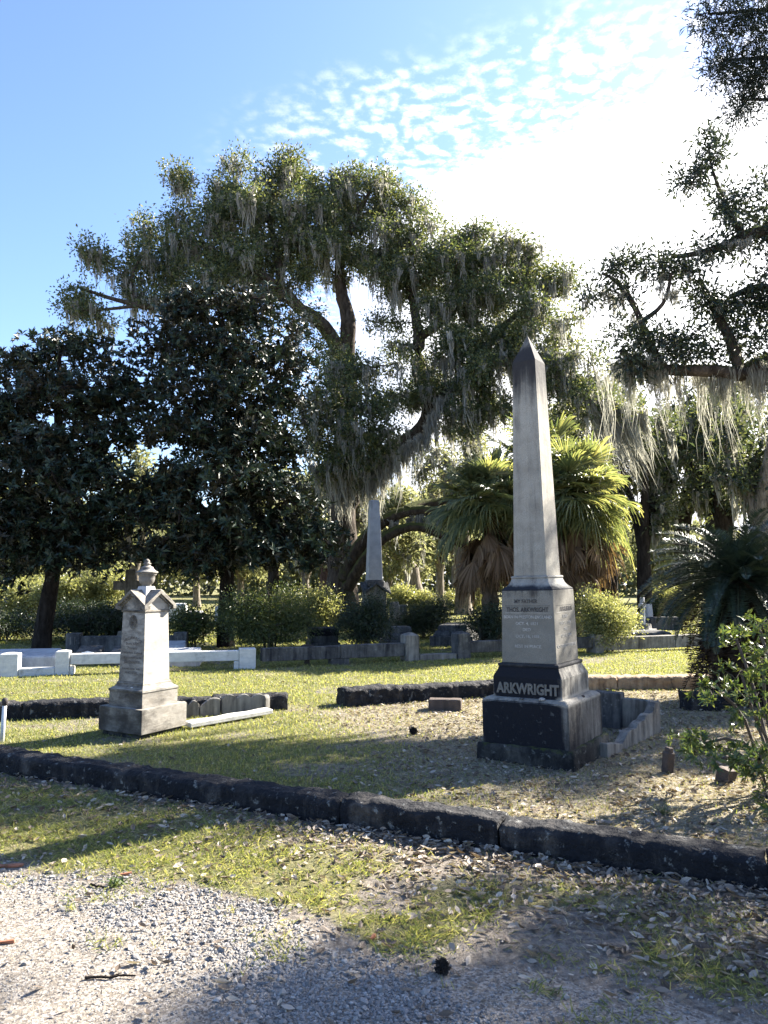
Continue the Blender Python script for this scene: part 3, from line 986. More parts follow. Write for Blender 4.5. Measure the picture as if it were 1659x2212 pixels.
# ------------------------------------------------------------------ kerb walls round the plots
def kerb(name, label, pts, width, height, material, seed=0, z=-.1):
    """chain of rough stones; pts on the near foot line, depth going away"""
    o0 = np.array(pts[0], float)
    root = thing(name, label, 'kerb', (o0[0], o0[1], 0))
    for i, (a, c) in enumerate(zip(pts, pts[1:])):
        a, c = np.array(a, float) - o0, np.array(c, float) - o0
        d = (c - a) / np.linalg.norm(c - a)
        n = np.array((-d[1], d[0]))
        a2, c2 = a + d * .005, c - d * .005
        hh_ = height * (1 + .05 * math.sin(seed + i * 2.3))
        bm = BM()
        q = [a2, c2, c2 + n * width, a2 + n * width]
        bm.poly_prism([[(*p, z) for p in q], [(*p, hh_ - .03) for p in q], [(*(p + s * n * .03), hh_) for p, s in zip(q, (1, 1, -1, -1))]])
        bm.rough(.017, 10 + seed * .1, .036, 6)
        mt = material[i % len(material)] if isinstance(material, list) else material
        bm.done('kerb_stone', mt, root, True)
    return root


def along(a, c, ts):
    a, c = np.array(a[:2]), np.array(c[:2])
    return [a + (c - a) * t for t in ts]


kerb('front_kerb', 'long low kerb of rough black stones along the gravel drive', along(KA - KD * 1.5, KB + KD * 1.6,
     [0, .165, .345, .535, .655, .815, .92, 1.0]), .23, .165, S_kerb, 1)
kerb('rear_kerb', 'rough dark stone kerb passing behind the urn monument', along((-6.2, 8.66), (-1.19, 9.74), [0, .22, .40, .60, .82, 1.0]), .27, .18, S_kerb, 4)
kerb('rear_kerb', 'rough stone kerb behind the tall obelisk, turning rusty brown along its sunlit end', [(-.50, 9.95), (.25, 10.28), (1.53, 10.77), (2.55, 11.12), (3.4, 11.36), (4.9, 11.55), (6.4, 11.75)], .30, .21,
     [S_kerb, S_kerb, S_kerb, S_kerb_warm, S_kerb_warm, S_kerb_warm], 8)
kb = BM().box((0, 0, .07), (.62, .26, .30)).rough(.014, 6, .05, 5).done('kerb_block', S_kerb, None, True)
kb.location, kb.rotation_euler = (4.02, 9.72, 0), (0, 0, R(2))
tag(kb, 'single dark lichened kerb block under the cycad skirt', 'stone block')
bl = BM().box((0, 0, .04), (.40, .26, .20)).bevel(.008).rough(.004, 9, .06, 3).done('marker_block', S_brown, None, False)
bl.location, bl.rotation_euler = (.76, 9.72, 0), (R(-3), 0, R(-8))
tag(bl, 'flat brown stone marker block on the dry turf left of the obelisk', 'grave marker')
fm = BM()
fm.box((0, 0, .06), (.075, .075, .22)).box((0, 0, .185), (.045, .06, .05))
fm.bevel(.006).rough(.005, 14, .03, 3)
fmo = fm.done('brick_stub', S_brown)
fmo.location, fmo.rotation_euler = (2.37, 6.6, 0), (R(3), R(4), R(20))
tag(fmo, 'small upright brown brick stub standing alone in the leaf litter', 'foot marker')
br = BM().box((0, 0, .04), (.13, .10, .14)).rough(.012, 10, .03, 4).done('broken_brick', S_brown)
br.location, br.rotation_euler = (2.72, 6.30, 0), (R(12), R(5), R(35))
tag(br, 'broken brown brick lying under the azalea', 'brick')

# white marble coping
WA, WB = np.array((-6.47, 13.17)), np.array((-2.29, 14.19))
WD = (WB - WA) / np.linalg.norm(WB - WA)
wroot = thing('marble_coping', 'white marble coping of rails on square posts round the neighbouring plot', 'coping', (*WA, 0), math.atan2(WD[1], WD[0]))


def at_u(u, a, d):
    """distance along a ground line where it is seen at pixel column u"""
    k = (u - CU) / FPX                              # x / y on the ground, nearly
    return (k * a[1] - a[0]) / (d[0] - k * d[1])


def seg_u(u0, u1, a=WA, d=WD):
    return at_u(u0, a, d), at_u(u1, a, d)


def along_box(root, name, x0, x1, y0, y1, z0, z1, material, bev=.008, cap=0.0):
    bm = BM()
    q = [(x0, y0), (x1, y0), (x1, y1), (x0, y1)]
    rings = [[(*p, z0) for p in q], [(*p, z1) for p in q]]
    if cap:
        mx, my = (x0 + x1) / 2, (y0 + y1) / 2
        rings.append([(mx + (p[0] - mx) * .3, my + (p[1] - my) * .3, z1 + cap) for p in q])
    return bm.poly_prism(rings).bevel(bev).done(name, material, root)


x0, x1 = seg_u(10, 50)
along_box(wroot, 'rail', x0 - 1.6, x0 + .02, .03, .2, .16, .33, S_white)
along_box(wroot, 'post', x0, x1, -.02, .26, -.05, .36, S_white, cap=.02)
x2, x3 = seg_u(129, 164)
along_box(wroot, 'threshold', x1 + .005, x2 - .005, .0, .22, -.05, .11, S_white)
along_box(wroot, 'post', x2, x3 - .04, -.02, .24, -.05, .385, S_white, cap=.02)
along_box(wroot, 'bearer', x3 - .035, x3 + .03, .0, .22, -.05, .12, S_white)
x4, x5 = seg_u(521, 556)
along_box(wroot, 'rail', x3 - .03, x4 - .003, .02, .2, .155, .335, S_white)
along_box(wroot, 'bearer', x4 - .09, x4 - .003, .0, .2, -.05, .15, S_white)
along_box(wroot, 'post', x4, x5, -.02, .24, -.05, .37, S_white)

# dark stone coping further along
DA, DB = np.array((-2.25, 14.25)), np.array((7.24, 18.2))
DD = (DB - DA) / np.linalg.norm(DB - DA)
droot = thing('stone_coping', 'blackened stone coping with low posts and a step between the two monuments', 'coping', (*DA, 0), math.atan2(DD[1], DD[0]))


def su(u):
    return at_u(u, DA, DD)


along_box(droot, 'rail', .03, su(737), .0, .2, .12, .36, S_old)
along_box(droot, 'rail', su(737) + .008, su(874), .0, .2, .12, .37, S_old)
along_box(droot, 'bearer', su(717), su(756), .01, .2, -.05, .118, S_old)
along_box(droot, 'post', su(875), su(903), -.04, .26, -.05, .52, S_grey, cap=.05)
along_box(droot, 'threshold', su(905), su(985), .0, .25, -.05, .13, S_grey)
along_box(droot, 'post', su(986), su(1013), -.04, .26, -.05, .52, S_old, cap=.05)
along_box(droot, 'rail', su(1014), su(1150), .0, .2, .13, .36, S_old)
along_box(droot, 'rail', su(1152), su(1276), .0, .2, .13, .36, S_old)
along_box(droot, 'post', su(1277), su(1297), -.04, .26, -.05, .42, S_grey)
along_box(droot, 'rail', su(1298), su(1452), .0, .2, .06, .34, S_grey)
along_box(droot, 'rail', su(1453), su(1660), .0, .2, .06, .34, S_grey)

# round topped iron marker before the coping
im = thing('iron_marker', 'small dark round topped iron marker before the blackened coping', 'grave marker', (*G(663, 1438)[:2], 0))
bm = BM()
bm.poly_prism([[(.17 * math.cos(a), y, .30 + .10 * max(math.sin(a), -.35)) for a in np.linspace(0, math.tau, 24, endpoint=False)] for y in (-.02, .02)]).bevel(.004)
M_iron = plain_mat('rusty_iron', (.035, .028, .025), .8, .4, 30, .004)
bm.done('head', M_iron, im)
BM().box((0, 0, .11), (.10, .03, .30)).bevel(.004).done('stem', M_iron, im)

# white pipe standing by the front kerb
pp = thing('vent_pipe', 'thin pale capped pipe standing behind the front kerb', 'pipe', (*G(4, 1602)[:2], 0), 0, None, (0, R(2)))
M_pipe = plain_mat('grey_plastic', (.52, .53, .52), .5, .1)
BM().lathe([(-.1, .021), (.36, .021)], 16).done('tube', M_pipe, pp, True)
BM().lathe([(.355, .024), (.375, .028), (.40, .032), (.42, .028), (.43, .012)], 16).done('cap', M_iron, pp, True)


# ------------------------------------------------------------------ graves behind the copings
def ground_at(u, Yd):
    p = W(u, 1254, Yd)
    return float(p[0]), float(Yd)


def zt(v, Yd):
    return float(W(829, v, Yd)[2])


cr = thing('stone_cross', 'grey stone cross standing behind the urn monument under the magnolias', 'cross', (*ground_at(283, 20), 0), R(6))
cm = BM()
pts = [(-.125, .3), (.125, .3), (.125, 1.36), (.43, 1.36), (.43, 1.59), (.125, 1.59), (.125, 1.89), (-.125, 1.89), (-.125, 1.59), (-.43, 1.59), (-.43, 1.36), (-.125, 1.36)]
cm.extrude_outline(pts, -.08, .08).bevel(.01).done('cross', S_grey, cr)
BM().tiers([(-.05, .36), (.16, .36), (.161, .26), (.32, .24)]).bevel(.01).done('base', S_grey, cr)

hw = thing('headstone_wall', 'long low grey headstone wall with raised end panels under the magnolias', 'headstone', (*ground_at(280, 17), 0), R(8))
BM().box((0, 0, .18), (1.95, .20, .44)).bevel(.01).done('panel', S_old, hw)
for sx in (-1, 1):
    e_ = BM().box((sx * 1.12, 0, .20), (.29, .28, .54)).bevel(.012).done('end_panel', S_old, hw)
    for q in (-.045, .045):
        BM().box((sx * 1.12 + q, -.143, .31), (.02, .01, .16)).bevel(.002).done('carved_groove', S_grey, e_)
for k, (u, Yd, w_, d_, h_, mt, lb) in enumerate([
        (30, 14.6, 1.75, .75, .25, S_white2, 'wide bluish marble ledger slab behind the white coping, strewn with dark cones'),
        (200, 14.9, .46, .36, .30, S_old, 'grey marker block bearing a small white medallion behind the white coping'),
        (272, 14.9, .42, .36, .30, S_old, 'grey marker block half hidden behind the urn monument'),
        (395, 14.9, .74, .75, .25, S_white2, 'pale sloping ledger slab right of the urn monument behind the coping'),
        (375, 16.0, .55, .40, .31, S_white2, 'small pale block against the end of the headstone wall')]):
    x, y = ground_at(u, Yd)
    bm = BM()
    q = [(-w_ / 2, -d_ / 2), (w_ / 2, -d_ / 2), (w_ / 2, d_ / 2), (-w_ / 2, d_ / 2)]
    bm.poly_prism([[(*p, -.05) for p in q], [(*p, h_ - .06) for p in q], [(p[0] * .93, p[1] * .93, h_ + (.05 if p[1] > 0 else -.03)) for p in q]]).bevel(.01)
    nm_ = 'ledger_slab' if w_ > .6 else 'marker_block'
    if k == 1:
        t_ = thing(nm_, lb, 'grave marker', (x, y, 0), R(8))
        bm.done('block', mt, t_)
        bd = BM()
        bd.poly_prism([[(.15 * c_, yy, .2 + s_) for c_, s_ in [(-1, -.07), (1, -.07), (1, .0), (.7, .05), (0, .075), (-.7, .05), (-1, .0)]] for yy in (-.215, -.19)]).bevel(.003)
        bd.done('medallion', plain_mat('enamel_white', (.75, .77, .80), .4, .05), t_)
        bl_ = BM().box((0, -.216, .205), (.20, .004, .045)).done('blue_band', plain_mat('enamel_blue', (.04, .08, .28), .4, .1), t_)
    else:
        o = bm.done(nm_, mt)
        o.location, o.rotation_euler = (x, y, 0), (0, 0, R(10))
        tag(o, lb, 'grave slab' if w_ > .6 else 'grave marker')


def box_tomb(u, Yd, rz, tiers_, label, material, group='box tombs behind the blackened coping', sx=1.0, sy=1.0, top_m=None):
    x, y = ground_at(u, Yd)
    t = thing('box_tomb', label, 'tomb', (x, y, 0), rz, group)
    for nm_, rings in tiers_:
        bm = BM().tiers(rings)
        for v in bm.b.verts:
            v.co.x *= sx
            v.co.y *= sy
        bm.bevel(.012).done(nm_, (top_m if top_m and nm_ == 'lid' else material), t)
    return t


box_tomb(698, 17.9, R(12), [('base', [(-.05, .36), (.20, .36)]), ('body', [(.2, .32), (.36, .32)]), ('lid', [(.36, .335), (.50, .335), (.53, .30)])],
         'dark tomb with a rough spotted lid beside the flowering shrub', S_old, top_m=S_kerb)
box_tomb(862, 18.3, R(10), [('base', [(-.05, .40), (.23, .40)]), ('body', [(.23, .33), (.33, .32), (.40, .27)]), ('lid', [(.40, .26), (.53, .24)])],
         'blackened tomb with curved shoulders just behind a coping post', S_old)
box_tomb(985, 19.8, R(-14), [('base', [(-.05, .42), (.25, .42)]), ('body', [(.25, .36), (.34, .34), (.38, .30)]), ('lid', [(.38, .30), (.50, .28)])],
         'largest blackened tomb with a sloped top beyond the gap in the coping', S_old, sx=1.25, sy=2.2)

o2 = thing('obelisk_monument', 'distant slim grey obelisk on a gabled pedestal rising from shrubs', 'monument', (*ground_at(808, 22), 0), R(14))
BM().tiers([(-.05, .45), (.35, .45), (.36, .38), (.55, .36)]).bevel(.01).done('base', S_old, o2)
BM().tiers([(.55, .30), (1.13, .29)]).bevel(.008).done('die', S_grey, o2)
gc = BM()
gable_roof(gc, .40, 1.26, 1.56, .06)
gc.done('gabled_cap', S_old, o2)
ty = BM()
for k in range(4):
    Mx = Matrix.Rotation(k * math.pi / 2, 3, 'Z')
    tri = [(-.29, 1.12), (.29, 1.12), (.29, 1.24), (0, 1.48), (-.29, 1.24)]
    ty.poly_prism([[Mx @ Vector((p[0], -.295, p[1])) for p in tri], [Mx @ Vector((p[0], -.2, p[1])) for p in tri]])
ty.done('tympanum', S_grey, o2)
BM().tiers([(1.45, .24), (1.58, .235), (1.62, .206)]).bevel(.004).done('collar', S_old, o2)
S_sh2 = stone_mat('pale_shaft', (.42, .43, .44), (.33, .34, .35), (.08, .08, .085), dirt=.26, soft=.14, streak=(12, 12, .6), zst=[(3.3, 3.9, .2)])
BM().tiers([(1.62, .204), (3.86, .130), (3.895, .108)]).bevel(.004).done('shaft', S_sh2, o2)


def slab_stone(name, label, cat, u, Yd, w_, d_, z1, material, rz=0.0, group=None, top=0.0):
    x, y = ground_at(u, Yd)
    bm = BM()
    q = [(-w_ / 2, -d_ / 2), (w_ / 2, -d_ / 2), (w_ / 2, d_ / 2), (-w_ / 2, d_ / 2)]
    bm.poly_prism([[(*p, -.05) for p in q], [(*p, z1 - top) for p in q], [(p[0] * .8, p[1] * .8, z1) for p in q]] if top else
                  [[(*p, -.05) for p in q], [(*p, z1) for p in q]]).bevel(.012)
    o = bm.done(name, material)
    o.location, o.rotation_euler = (x, y, 0), (0, 0, rz)
    return tag(o, label, cat, group)


slab_stone('white_tomb', 'bright white tomb wall in the sun behind the urn monument', 'tomb', 383, 31, .80, .5, .70, S_white, R(6), None, .08)
slab_stone('white_tomb', 'low white tomb with a dark front near the magnolia trunk', 'tomb', 422, 32, .62, .9, .36, S_white2, R(6), None, .05)
slab_stone('white_post', 'small white marble post close beside the magnolia trunk', 'post', 472, 30, .2, .2, .62, S_white, 0, None, .06)
slab_stone('headstone', 'upright grey headstone right of the distant obelisk', 'headstone', 852, 24, .30, .12, .95, S_grey, R(-10), None, .12)
slab_stone('headstone', 'smaller grey headstone among dark shrubs', 'headstone', 868, 26, .28, .14, .80, S_old, R(-16), None, .03)
slab_stone('stone_pillar', 'pale stone pillar standing behind the sunlit bush', 'pillar', 1268, 24, .24, .24, 1.40, S_grey, R(15), None, .06)
c2 = thing('stone_cross', 'pale stone cross on a stepped base in the sunny lawn, seen edge on', 'cross', (*ground_at(1386, 24), 0), R(58))
cm = BM()
cm.extrude_outline([(-.09, .25), (.09, .25), (.075, .78), (.26, .78), (.26, .90), (.075, .90), (.075, 1.08), (-.075, 1.08), (-.075, .90), (-.26, .90), (-.26, .78), (-.075, .78)], -.06, .06)
cm.bevel(.01).done('cross', S_white2, c2)
BM().tiers([(-.05, .34), (.12, .34), (.121, .22), (.27, .20)]).bevel(.01).done('base', S_grey, c2)
slab_stone('ledger_slab', 'low grey ledger slab on the sunny lawn before the pale cross', 'grave slab', 1385, 22.4, 1.35, .8, .17, S_old, R(10), None, .05)
slab_stone('ledger_slab', 'low grey ledger slab partly hidden by the sunlit bush', 'grave slab', 1318, 22.2, .9, .8, .17, S_old, R(10), None, .05)
slab_stone('headstone_wall', 'dark low family headstone wall in the shade behind the pale cross', 'headstone', 1432, 25.5, 1.15, .3, .42, S_old, R(12), None, .04)
slab_stone('headstone', 'pointed pale headstone leaning behind the pale cross', 'headstone', 1400, 26, .24, .12, .82, S_white2, R(20), None, .3)


# ------------------------------------------------------------------ palms and cycad
def fan_palm(name, label, base, top_z, n_leaf, n_dead, seed, reach=1.0, lean=(0, 0), group=None):
    rng = np.random.default_rng(seed)
    bx, by = base
    root = thing(name, label, 'palm', (bx, by, 0), 0, group)
    o = np.array((bx, by, 0.0))
    O = np.array((bx + lean[0], by + lean[1], top_z))
    tr = Cloud()
    p = resample([(bx, by, -.1, .24), ((bx + O[0]) / 2 - .05, (by + O[1]) / 2, top_z * .5, .19), (O[0], O[1], top_z, .17)], .12)
    tube(tr, p[:, :3], p[:, 3] * (1 + .12 * np.sin(np.arange(len(p)) * 2.1)), 12, .04, rng)
    tr.done('trunk', B_palm, root, True, o)
    live, dead = Cloud(), Cloud()
    for i in range(n_leaf + n_dead):
        isd = i >= n_leaf
        az = rng.uniform(0, math.tau)
        if isd:
            el = R(rng.uniform(-86, -52))
        else:
            el = math.asin(np.clip(1 - 1.68 * ((i + .5) / n_leaf), -.72, .98)) + rng.normal() * .14
        d = np.array((math.cos(az) * math.cos(el), math.sin(az) * math.cos(el), math.sin(el)))
        Lp = reach * rng.uniform(.6, 1.2) * (.7 if isd else 1.0)
        E = O + d * Lp + np.array((0, 0, -.10 * Lp * (1 - abs(math.sin(el)))))
        if isd:
            O2 = O + np.array((0, 0, -rng.uniform(.35, 1.2)))
            E = O2 + np.array((math.cos(az), math.sin(az), 0)) * rng.uniform(.35, .95) * reach + np.array((0, 0, -rng.uniform(.1, .55)))
            d = unit(np.array((math.cos(az) * .25, math.sin(az) * .25, -1.0)) + rng.normal(size=3) * .12)
        dst = dead if isd else live
        tube(dst, np.array([O if not isd else O2, (O + E) / 2 + (0, 0, .05) if not isd else (O2 + E) / 2 + (0, 0, .12), E]), (.017, .013, .010), 4, 0, rng)
        d2 = unit(d + np.array((0, 0, -.12 if not isd else 0)))
        s = unit(np.cross(d2, (0, 0, 1)) + rng.normal(size=3) * .12)
        nrm = np.cross(s, d2)
        ns = 50 if not isd else 24
        Rl = reach * rng.uniform(.80, 1.12) * (.85 if isd else 1)
        span = R(150) if not isd else R(52)
        th = np.linspace(-span, span, ns)
        dth = th[1] - th[0]
        rr = np.array([0.02, .38, .70, .88, 1.0])
        ww = np.array([.02, .38 * .95, .70 * .55, .5 * .42, .015]) * dth * .5
        if isd:
            ww = np.array([.02, .022, .018, .012, .004])
        Ls = Rl * (.72 + .28 * np.cos(th)) * rng.uniform(.88, 1.08, ns)
        u_ = np.cos(th)[:, None] * d2 + np.sin(th)[:, None] * s
        u_ = unit(u_ + nrm * (.30 * np.abs(np.sin(th / 2)))[:, None])
        v_ = -np.sin(th)[:, None] * d2 + np.cos(th)[:, None] * s
        pts = E + rr[None, :, None] * Ls[:, None, None] * u_[:, None]
        droop = rng.uniform(.06, .30, ns) * (1.0 + (1.0 if el < .15 else 0.0)) if not isd else rng.uniform(.1, .5, ns)
        pts[:, :, 2] -= (rr ** 3)[None] * (Ls * droop)[:, None]
        pts[:, 4, 2] -= Ls * droop * .25
        hw = (ww[None, :, None] * Ls[:, None, None]) if not isd else ww[None, :, None] * np.ones((ns, 1, 1))
        zig = nrm * .012
        V = np.stack([pts - v_[:, None] * hw - zig, pts + v_[:, None] * hw + zig], 2)
        k = len(rr)
        b = np.arange(ns)[:, None] * k * 2
        j = np.arange(k - 1)[None] * 2
        F = np.stack([b + j, b + j + 1, b + j + 3, b + j + 2], -1).reshape(-1, 4)
        dst.add(V.reshape(-1, 3), F)
    live.done('crown', M_palm, root, False, o)
    if n_dead:
        dead.done('dead_skirt', M_dead, root, False, o)
    return root


fan_palm('fan_palm', 'bushy fan palm with a brown skirt left of the tall obelisk', ground_at(1062, 18.6), 3.45, 92, 44, 31, .80)
fan_palm('fan_palm', 'tallest bright green fan palm rising directly behind the tall obelisk', ground_at(1165, 20.0), 4.45, 56, 8, 32, .90)
fan_palm('fan_palm', 'sunlit fan palm with a thick rusty skirt right of the tall obelisk', ground_at(1238, 18.8), 3.62, 104, 60, 33, .84)


def cycad(name, label, base, top_z, n_f, n_dead, seed, flen=1.2):
    rng = np.random.default_rng(seed)
    bx, by = base
    root = thing(name, label, 'cycad', (bx, by, 0))
    o = np.array((bx, by, 0.))
    tr = Cloud()
    p = resample([(bx, by, -.1, .30), (bx + .03, by, top_z * .5, .26), (bx, by, top_z, .20)], .08)
    tube(tr, p[:, :3], p[:, 3] * (1 + .10 * np.sin(np.arange(len(p)) * 1.9)), 12, .06, rng)
    tr.done('trunk', B_dark, root, True, o)
    live, dead = Cloud(), Cloud()
    O = np.array((bx, by, top_z))
    for i in range(n_f + n_dead):
        isd = i >= n_f
        az = i * 2.39996 + rng.normal() * .15
        el = R(70 - 95 * (i / n_f) ** .8) if not isd else R(rng.uniform(-75, -25))
        L = flen * rng.uniform(.85, 1.1) * (.75 if isd else 1.0)
        O2 = O + (np.array((0, 0, -rng.uniform(.0, 1.0) * (top_z - .3))) if isd else 0)
        h = np.array((math.cos(az), math.sin(az), 0.))
        n = 84
        t = np.linspace(0, 1, n)
        ang = el - (R(62) if not isd else R(45)) * t ** 1.5
        ang = np.maximum(ang, R(-88))
        st = L / (n - 1)
        pts = O2 + np.concatenate([np.zeros((1, 3)), np.cumsum(np.cos(ang)[:-1, None] * h * st + np.sin(ang)[:-1, None] * np.array((0, 0, st)), 0)])
        dst = dead if isd else live
        tube(dst, pts[::9], np.linspace(.010, .003, len(pts[::9])), 4, 0, rng)
        T = unit(np.gradient(pts, axis=0))
        S = np.cross(h, (0, 0, 1.))[None] * np.ones((n, 1))
        N = np.cross(S, T)
        for sg_ in (-1, 1):
            k = slice(6, n)
            ln = .19 * np.sin(np.pi * np.clip(.14 + .86 * t[k], 0, 1)) ** .6 * rng.uniform(.85, 1.1, n - 6) * (flen / 1.2)
            if isd:
                keep = rng.uniform(size=n - 6) < .75
            else:
                keep = np.ones(n - 6, bool)
            D = unit(S[k] * sg_ + T[k] * .55 + N[k] * .38 + rng.normal(size=(n - 6, 3)) * (.06 if not isd else .25))
            V, F = leaf_quads(pts[k][keep], D[keep], N[k][keep], ln[keep], .016, -.12)
            dst.add(V, F)
    live.done('crown', M_cycad, root, False, o)
    dead.done('dead_skirt', M_cycdead, root, False, o)
    return root


cycad('sago_cycad', 'large dark sago cycad with arching feathery fronds and a shaggy trunk', (4.75, 10.35), 1.60, 104, 190, 41, 1.36)


# ------------------------------------------------------------------ shrubs
def shrub(label, u, Yd, wpx, htop_v, material, seed, dens=14, leaf=(.055, .024), name='shrub', cat='shrub', depth=.8, nst=6, per=14, tufts=9, zlow=.15, lump=5, group=None, lumps=1.0):
    """rounded bush: width in pixels, top seen at pixel row htop_v"""
    rng = np.random.default_rng(seed)
    x, y = ground_at(u, Yd)
    w_ = wpx / FPX * Yd / 2
    h = zt(htop_v, Yd)
    limbs, blobs = [], []
    for k in range(nst):
        a = rng.uniform(0, math.tau)
        r = rng.uniform(.2, .8)
        limbs.append([np.array((x + .12 * math.cos(a), y + .12 * math.sin(a), -.05, .022)),
                      np.array((x + w_ * .35 * r * math.cos(a), y + w_ * depth * .35 * r * math.sin(a), h * .45, .016)),
                      np.array((x + w_ * r * math.cos(a), y + w_ * depth * r * math.sin(a), h * rng.uniform(.7, .95), .006))])
    blobs.append(((x, y, h * .5), (w_ * .78, w_ * .78 * depth, h * .38), 1.0))
    for k in range(lump):
        a = rng.uniform(0, math.tau)
        rr = rng.uniform(.25, .45) * lumps
        blobs.append(((x + w_ * (1 - rr) * math.cos(a) * rng.uniform(.5, 1), y + w_ * depth * (1 - rr) * math.sin(a), h * rng.uniform(.35, 1 - rr * .5)), (w_ * rr, w_ * rr, h * rr * .6), 1.2))
    return tree(name, label, cat, (x, y, 0), limbs, blobs, leaf, material, B_twig, dens * 11, tufts, per, .31, .088, seed=seed, group=group, twig_r=.008,
                wood_name='stems', crown_name='foliage', bark_sides=6)


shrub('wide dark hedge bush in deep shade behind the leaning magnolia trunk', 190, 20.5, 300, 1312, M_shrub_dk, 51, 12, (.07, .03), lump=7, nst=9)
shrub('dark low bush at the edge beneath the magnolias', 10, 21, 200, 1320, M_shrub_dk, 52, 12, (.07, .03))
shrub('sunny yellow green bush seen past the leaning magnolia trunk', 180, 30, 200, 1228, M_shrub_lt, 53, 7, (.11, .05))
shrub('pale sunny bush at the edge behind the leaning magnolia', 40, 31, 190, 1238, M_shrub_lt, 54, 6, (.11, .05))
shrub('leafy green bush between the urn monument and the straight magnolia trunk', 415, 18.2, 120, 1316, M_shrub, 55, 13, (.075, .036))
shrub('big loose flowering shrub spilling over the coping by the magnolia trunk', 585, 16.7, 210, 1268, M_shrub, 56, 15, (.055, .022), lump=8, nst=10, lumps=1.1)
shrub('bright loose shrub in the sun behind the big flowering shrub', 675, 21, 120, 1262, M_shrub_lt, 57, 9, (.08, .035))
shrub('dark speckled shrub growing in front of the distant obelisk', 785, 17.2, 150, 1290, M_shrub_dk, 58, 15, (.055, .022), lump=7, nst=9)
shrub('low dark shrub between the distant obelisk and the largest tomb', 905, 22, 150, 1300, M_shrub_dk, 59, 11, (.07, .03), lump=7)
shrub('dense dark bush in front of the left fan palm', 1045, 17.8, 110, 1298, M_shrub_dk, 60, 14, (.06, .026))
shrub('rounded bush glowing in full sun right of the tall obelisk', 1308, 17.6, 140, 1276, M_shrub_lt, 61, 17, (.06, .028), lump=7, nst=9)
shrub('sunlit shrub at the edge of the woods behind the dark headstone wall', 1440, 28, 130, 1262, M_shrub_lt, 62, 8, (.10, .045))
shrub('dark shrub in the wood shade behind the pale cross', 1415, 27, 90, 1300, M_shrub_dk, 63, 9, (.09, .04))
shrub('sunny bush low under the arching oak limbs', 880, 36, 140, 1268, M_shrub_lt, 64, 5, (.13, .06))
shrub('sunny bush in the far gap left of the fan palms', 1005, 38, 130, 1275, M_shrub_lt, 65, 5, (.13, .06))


# azalea in the near corner
def azalea():
    rng = np.random.default_rng(71)
    base = np.array((3.02, 6.0, 0))
    limbs, blobs = [], []
    for k, (u, v, Yd) in enumerate([(1590, 1380, 6.3), (1640, 1360, 6.0), (1560, 1500, 5.8), (1620, 1520, 5.7), (1520, 1605, 5.9), (1560, 1640, 5.6), (1500, 1612, 6.0), (1640, 1640, 5.5), (1700, 1400, 6.1),
                                    (1700, 1550, 5.7), (1655, 1720, 5.3), (1600, 1450, 6.2), (1650, 1440, 5.8), (1720, 1680, 5.5)]):
        p = W(u, v, Yd)
        mid = base * .45 + p * .55 + np.array((0, 0, .12)) + rng.normal(size=3) * .05
        limbs.append([np.append(base + rng.normal(size=3) * (.08, .08, 0), .013), np.append(mid, .008), np.append(p, .004)])
        blobs.append((p, np.array((.17, .22, .14)), 1.0))
    return tree('azalea', 'leafy azalea bush with bare woody stems in the near corner', 'shrub', base, limbs, blobs, (.062, .019), M_azalea, B_twig, 290, 4, 13, .11, .03, rosette=True,
                seed=71, twig_r=.005, wood_name='stems', crown_name='foliage', bark_sides=6)


azalea()


